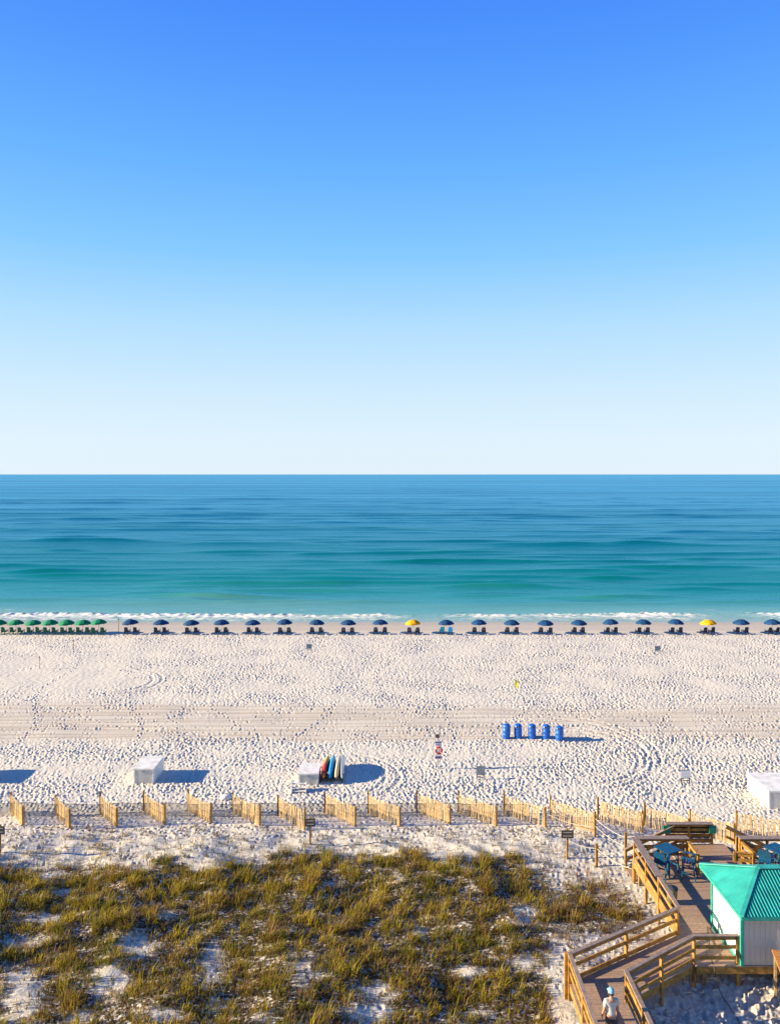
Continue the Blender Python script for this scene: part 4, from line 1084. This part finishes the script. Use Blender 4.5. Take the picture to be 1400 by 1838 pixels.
# ------------------------------------------------------------------ the hut with its teal roof
def make_hut():
    x0, x1, y0, y1, zb, ze = 13.02, 17.4, 28.86, 31.45, ZD + .004, 3.74
    root = empty('beach_hut', (x0, y0, zb)); tag(root, 'white beach hut with a ribbed teal metal hip roof', 'hut')
    hz = (zb + ze) / 2; H = ze - zb
    MB().box((x0 + .04, (y0 + y1) / 2, hz), (0.08, y1 - y0 - .162, H)).build('side_wall', WHITEW, root, True)
    MB().box((x1 - .04, (y0 + y1) / 2, hz), (0.08, y1 - y0 - .162, H)).build('side_wall', WHITEW, root, True)
    FR = mat('front_siding_painted_shade', (0.56, 0.49, 0.40), .65, .07, 4.0, stretch=(3, 3, .4))  # shade of the front wall painted into its siding; other walls stay white
    wb = .20; n = int((x1 - x0) / wb)
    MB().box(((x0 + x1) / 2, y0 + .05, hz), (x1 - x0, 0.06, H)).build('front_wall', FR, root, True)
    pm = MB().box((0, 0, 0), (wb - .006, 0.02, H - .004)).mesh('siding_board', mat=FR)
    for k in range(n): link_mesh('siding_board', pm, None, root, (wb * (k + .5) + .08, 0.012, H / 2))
    pl = MB().box((0, 0, 0), (0.02, wb - .012, H - .004)).mesh('siding_board', mat=WHITEW)
    for k in range(int((y1 - y0 - .1) / wb)): link_mesh('siding_board', pl, None, root, (-0.012, wb * (k + .5) + .09, H / 2))
    MB().box(((x0 + x1) / 2, y1 - .04, hz), (x1 - x0, 0.08, H)).build('back_wall', WHITEW, root, True)
    for (x, y) in ((x0 - .015, y0 - .015), (x1 + .015, y0 - .015), (x0 - .015, y1 + .015)):
        MB().box((x, y, hz), (0.10, 0.10, H + .01)).build('corner_trim', TEALT, root, True)
    MB().box((x0 - .03, (y0 + y1) / 2, zb + .05), (0.03, y1 - y0 - .1, 0.10)).build('base_trim', TEALT, root, True)
    MB().box((x0 - .03, (y0 + y1) / 2, ze - .06), (0.03, y1 - y0 - .1, 0.10)).build('eave_trim', TEALT, root, True)
    # roof
    ex0, ex1, ey0, ey1, rz, rh = x0 - .14, x1 + .28, y0 - .28, y1 + 1.02, 3.74, 0.84
    ry = (ey0 + ey1) / 2; rx0, rx1 = 14.40, x1 - 1.1; zr = rz + rh
    r = MB()
    A, B, C, D = (ex0, ey0, rz), (ex1, ey0, rz), (ex1, ey1, rz), (ex0, ey1, rz); E, G = (rx0, ry, zr), (rx1, ry, zr)
    r.add([A, B, C, D, E, G], [(0, 1, 5, 4), (1, 2, 5), (2, 3, 4, 5), (3, 0, 4), (3, 2, 1, 0)])
    roof = r.build('roof', TEAL, root, True)
    nf = Vector((0, -(zr - rz), ry - ey0)).normalized(); nf = Vector((0, -abs(zr - rz), abs(ry - ey0))).normalized()
    off = roof.parent.location
    def rib(a, b, n_, m=TEAL, w_=.05, h_=.045):
        a = Vector(a) + n_ * (h_ / 2 - .004); b = Vector(b) + n_ * (h_ / 2 - .004); t = (b - a).normalized(); s = t.cross(n_).normalized()
        vs = []
        for p in (a, b):
            for i, j in ((-1, -1), (1, -1), (.45, 1), (-.45, 1)): vs.append(p + s * (i * w_ / 2) + n_ * (j * h_ / 2))
        mb = MB().add(vs, [(0, 1, 2, 3), (7, 6, 5, 4), (1, 0, 4, 5), (2, 1, 5, 6), (3, 2, 6, 7), (0, 3, 7, 4)])
        o = link_mesh('rib', mb.mesh('rib', off), m, roof); return o
    x = ex0 + .25
    while x < ex1 - .1:
        u = 1.0
        if x < rx0: u = (x - ex0) / (rx0 - ex0)
        if x > rx1: u = (ex1 - x) / (ex1 - rx1)
        y = ey0 + (ry - ey0) * u; z = rz + rh * u
        if u > .1: rib((x, ey0, rz), (x, y - .05 * u, z - .02 * u), nf)
        x += .125
    nl = Vector((-rh, 0, rx0 - ex0)).normalized()
    y = ey0 + .35
    while y < ey1 - .1:
        u = (y - ey0) / (ry - ey0) if y < ry else (ey1 - y) / (ey1 - ry)
        rib((ex0, y, rz), (ex0 + (rx0 - ex0) * u, y, rz + rh * u), nl, TEAL, .035, .010)
        y += .25
    def cap(a, b, wd=.24):
        t = (Vector(b) - Vector(a)); 
        MB().bar(Vector(a) + Vector((0, 0, .03)), Vector(b) + Vector((0, 0, .03)), wd, .05).build('ridge_cap', TEAL, roof, False)
        o = COL.objects[-1] if False else None
    for a, b, wd in ((A, E, .17), (D, E, .17), (E, G, .30)):
        mb = MB().bar(Vector(a) + Vector((0, 0, .035)), Vector(b) + Vector((0, 0, .035)), wd, .05)
        bevel(link_mesh('ridge_cap', mb.mesh('ridge_cap', off), TEAL, roof), .015, 2)
    for a, b in ((A, B), (A, D)):
        mb = MB().bar(Vector(a) - Vector((0, 0, .06)), Vector(b) - Vector((0, 0, .06)), .03, .13); link_mesh('fascia_board', mb.mesh('fascia_board', off), TEALT, roof)
    return root
make_hut()

# plywood counter in front of the hut
ct = empty('plywood_counter', (14.12, 27.6, 1.0), R(-14))
bevel(MB().box((0.35, 0, 1.62), (1.5, 1.55, 0.05)).build('top', PLY, ct), .006)
for x in (-.3, .95):
    for y in (-.65, .65): MB().box((x, y, .75), (.09, .09, 1.7)).build('leg', WOODD, ct)
for y in (-.65, .65): MB().box((.33, y, 1.5), (1.2, .04, .14)).build('apron', PLY, ct)
tag(ct, 'orange brown plywood counter at the right edge beside the hut', 'counter')
# metal rack against the hut's sunlit wall
rk = empty('metal_rack', (12.72, 30.4, ZD))
for y in (-.55, .35): MB().tube([(0, y, 0), (.02, y, .85), (.17, y, .98)], .018, 6).build('upright', TEALT, rk)
for z in (.25, .55, .85): MB().tube([(.0, -.55, z), (.0, .35, z)], .015, 6).build('bar', TEALT, rk)
tag(rk, 'low dark metal rack against the sunlit hut wall', 'rack')
# cable dropping from the deck to the sand
cb = empty('cable', (12.1, 28.75, ZD))
pts = [at(1270, 1664, 1.83), at(1273, 1690, 1.86), at(1274, 1712, 1.95), Vector((11.95, 28.72, 1.72)), Vector((11.98, 28.60, 1.3)), Vector((12.05, 28.2, 1.03)), Vector((12.1, 27.3, 1.02)), Vector((12.0, 26.2, 1.05)), Vector((11.9, 24.5, 1.08))]
MB().tube([p - cb.location for p in pts], .018, 6).build('line', DARKM, cb); tag(cb, 'thin dark cable hanging from the deck onto the shaded sand', 'cable')
# bin beside the west rail
bn = empty('waste_bin', (11.95, 33.05, ZD), .1)
MB().lathe([(0, 0), (.19, 0), (.23, .62), (.24, .64), (.22, .64), (.2, .1), (0, .08)], 16).build('tub', mat('drab_plastic', (.24, .22, .15), .6), bn)
MB().lathe([(.0, .72), (.15, .71), (.25, .66), (.255, .63)], 16).build('lid', DARKM, bn)
tag(bn, 'drab round waste bin on the deck below the blue chairs', 'bin')

# ------------------------------------------------------------------ blue tables and tall chairs
def make_table(p, rz, lab):
    root = empty('bar_table', p, rz); s = 0.43
    for i in range(6): MB().box((0, -s + (i + .5) * 2 * s / 6, 1.03), (2 * s, 2 * s / 6 - .01, 0.03)).build('top_slat', BLUEF, root)
    for sx in (-1, 1):
        for sy in (-1, 1): MB().bar((sx * .33, sy * .33, 0), (sx * .30, sy * .30, 1.01), .06, .06).build('leg', BLUEF, root)
    for sy in (-1, 1): MB().bar((-.3, sy * .3, .96), (.3, sy * .3, .96), .03, .08).build('apron', BLUEF, root)
    for sx in (-1, 1): MB().bar((sx * .32, -.3, .3), (sx * .32, .3, .3), .03, .06).build('stretcher', BLUEF, root)
    tag(root, lab, 'table', 'tall blue tables on the deck')
def make_tall_chair(p, rz, lab):
    root = empty('bar_chair', p, rz); w_ = .27
    for s in (-1, 1):
        MB().bar((s * w_, .26, 0), (s * w_, .24, 1.0), .05, .05).build('leg', BLUEF, root)
        MB().bar((s * w_, -.32, 0), (s * w_, -.20, .80), .05, .05).build('leg', BLUEF, root)
        MB().bar((s * (w_ + .02), -.28, 1.01), (s * (w_ + .02), .30, 1.01), .09, .03).build('armrest', BLUEF, root)
        MB().bar((s * w_, -.30, .30), (s * w_, .25, .30), .03, .05).build('stretcher', BLUEF, root)
    for i in range(4): MB().box((0, -.20 + i * .125, .76), (.52, .11, .025)).build('seat_slat', BLUEF, root)
    for i in range(5): MB().bar((-.2 + i * .1, -.20, .78), (-.2 + i * .1, -.34, 1.32), .088, .02).build('back_slat', BLUEF, root)
    MB().bar((-.25, .26, .32), (.25, .26, .32), .09, .03).build('foot_rest', BLUEF, root)
    MB().bar((-.25, -.24, .90), (.25, -.24, .90), .03, .06).build('back_brace', BLUEF, root)
    tag(root, lab, 'chair', 'tall blue chairs on the deck')
make_table((12.72, 35.75, ZD), R(28), 'tall blue square table by the left deck rail')
make_tall_chair((12.20, 35.05, ZD), R(-38), 'tall blue chair left of the left deck table')
make_tall_chair((13.45, 35.10, ZD), R(62), 'tall blue chair right of the left deck table')
make_table((17.75, 35.75, ZD), R(28), 'tall blue square table at the right edge behind the hut')
make_tall_chair((16.95, 35.2, ZD), R(-35), 'tall blue chair beside the table at the right edge')

# ------------------------------------------------------------------ the walker
def skin_obj(name, verts, edges, m, parent, root=0, lvl=2):
    me = bpy.data.meshes.new(name); me.from_pydata([v[:3] for v in verts], edges, []); me.update()
    o = link_mesh(name, me, m, parent)
    sk = o.modifiers.new('skin', 'SKIN'); sk.use_smooth_shade = True
    if not me.skin_vertices: 
        bm = bmesh.new(); bm.from_mesh(me); bm.verts.layers.skin.verify(); bm.to_mesh(me); bm.free()
    for i, v in enumerate(verts):
        sv = me.skin_vertices[0].data[i]; r = v[3]; sv.radius = r if hasattr(r, '__len__') else (r, r); sv.use_root = (i == root)
    s = o.modifiers.new('sub', 'SUBSURF'); s.levels = lvl; s.render_levels = lvl
    return o
def make_person():
    root = empty('person', (7.05, 24.85, ZD), R(4))
    SK = mat('skin', (.48, .26, .17), .55, .06); TEE = mat('white_tee', (.52, .52, .49), .85, .08, 8.0, .1); SH = mat('dark_shorts', (.06, .06, .07), .85)
    CAPB = mat('pale_blue_cap', (.20, .40, .62), .8, .06); HAIR = mat('brown_hair', (.07, .045, .03), .7)
    V = [(0, 0, .95, (.13, .10)), (0, 0, 1.10, (.125, .09)), (0, .01, 1.28, (.145, .10)), (0, 0, 1.42, (.13, .085)), (0, .0, 1.50, .052), (0, .01, 1.57, .055), (0, .02, 1.66, (.078, .092)), (0, .02, 1.72, (.06, .07)),
         (-.17, 0, 1.41, .062), (-.24, -.03, 1.16, .047), (-.27, .06, .93, .034), (-.275, .09, .87, .03),
         (.17, 0, 1.41, .062), (.22, .03, 1.15, .047), (.23, .14, .93, .034), (.23, .17, .87, .03),
         (-.095, 0, .86, .088), (-.10, .10, .48, .060), (-.10, .05, .10, .040), (-.10, .16, .03, .036),
         (.095, 0, .86, .088), (.10, -.05, .48, .060), (.10, -.22, .13, .040), (.10, -.13, .03, .036)]
    E = [(0, 1), (1, 2), (2, 3), (3, 4), (4, 5), (5, 6), (6, 7), (3, 8), (8, 9), (9, 10), (10, 11), (3, 12), (12, 13), (13, 14), (14, 15), (0, 16), (16, 17), (17, 18), (18, 19), (0, 20), (20, 21), (21, 22), (22, 23)]
    for s, bi, (hx, hy, hz) in ((-1, 11, (-.275, .09, .87)), (1, 15, (.23, .17, .87))):
        for k in range(4):
            o = (k - 1.5) * .018; i = len(V); L = (.062, .072, .068, .054)[k]
            V += [(hx - s * .005, hy + o, hz - .045, .0095), (hx - s * .012, hy + o * 1.1 + .006, hz - .045 - L * .55, .0085), (hx - s * .026, hy + o * 1.1 + .012, hz - .045 - L, .0075)]
            E += [(bi, i), (i, i + 1), (i + 1, i + 2)]
        i = len(V); V += [(hx - s * .012, hy + .036, hz - .02, .010), (hx - s * .03, hy + .05, hz - .055, .0085)]; E += [(bi, i), (i, i + 1)]
    skin_obj('body', V, E, SK, root)
    T = [(0, 0, .90, (.158, .128)), (0, 0, 1.08, (.152, .118)), (0, .01, 1.26, (.168, .122)), (0, 0, 1.40, (.150, .105)), (0, 0, 1.475, (.075, .07)),
         (-.175, 0, 1.415, .082), (-.225, -.02, 1.22, .078), (.175, 0, 1.415, .082), (.212, .015, 1.22, .078)]
    skin_obj('shirt', T, [(0, 1), (1, 2), (2, 3), (3, 4), (3, 5), (5, 6), (3, 7), (7, 8)], TEE, root)
    S = [(0, 0, .96, (.150, .118)), (-.095, .01, .82, .112), (-.10, .085, .56, .100), (.095, .0, .82, .112), (.10, -.035, .56, .100)]
    skin_obj('shorts', S, [(0, 1), (1, 2), (0, 3), (3, 4)], SH, root)
    m = MB(); vs = []; fs = []; n = 20
    for i, (f, z) in enumerate(((1.0, 0), (1.02, .035), (.94, .075), (.72, .11), (.38, .13), (.02, .137))):
        for k in range(n): a = 2 * math.pi * k / n; vs.append((.098 * f * math.cos(a), .02 + .115 * f * math.sin(a), 1.675 + z))
    for i in range(5):
        for k in range(n): k2 = (k + 1) % n; fs.append((i * n + k, i * n + k2, (i + 1) * n + k2, (i + 1) * n + k))
    m.add(vs, fs, True); cp = m.build('cap', CAPB, root)
    b = MB(); vs = []; 
    for k in range(9): a = math.pi * (k / 8); vs += [(.09 * math.cos(a), .10 + .0 * k, 1.69), (.095 * math.cos(a), .10 + .13 * math.sin(a) ** .7, 1.672)]
    b.add(vs, [(2 * k, 2 * k + 1, 2 * k + 3, 2 * k + 2) for k in range(8)], True); br = b.build('brim', CAPB, cp); br.modifiers.new('s', 'SOLIDIFY').thickness = .006
    h = MB().lathe([(.088, 0), (.094, .03), (.093, .065)], 16, (0, .005, 1.60)); h.build('hair', HAIR, root)
    for s in (-1, 1): MB().lathe([(.0, .03), (.012, .025), (.016, 0), (.012, -.025), (.0, -.03)], 8, (s * .085, .025, 1.64)).build('ear', SK, root)
    nz = MB(); nz.add([(-.012, .105, 1.62), (.012, .105, 1.62), (0, .135, 1.622), (0, .108, 1.665)], [(0, 1, 2), (1, 3, 2), (3, 0, 2)]); nz.build('nose', SK, root)
    for s in (-1, 1):
        MB().lathe([(0, .010), (.010, .004), (.010, -.004), (0, -.010)], 8, (s * .032, .100, 1.655)).build('eye', DARKM, root)
        x, yy, z = (-.10, .05, .0) if s < 0 else (.10, -.22, .02)
        MB().box((x, yy + .05, z + .05), (.09, .26, .09)).build('shoe', SIGNW, root)
    MB().box((0, .108, 1.598), (.045, .012, .008)).build('mouth', RED, root)
    tag(root, 'person in white tee and pale blue cap walking on the boardwalk', 'person')
make_person()
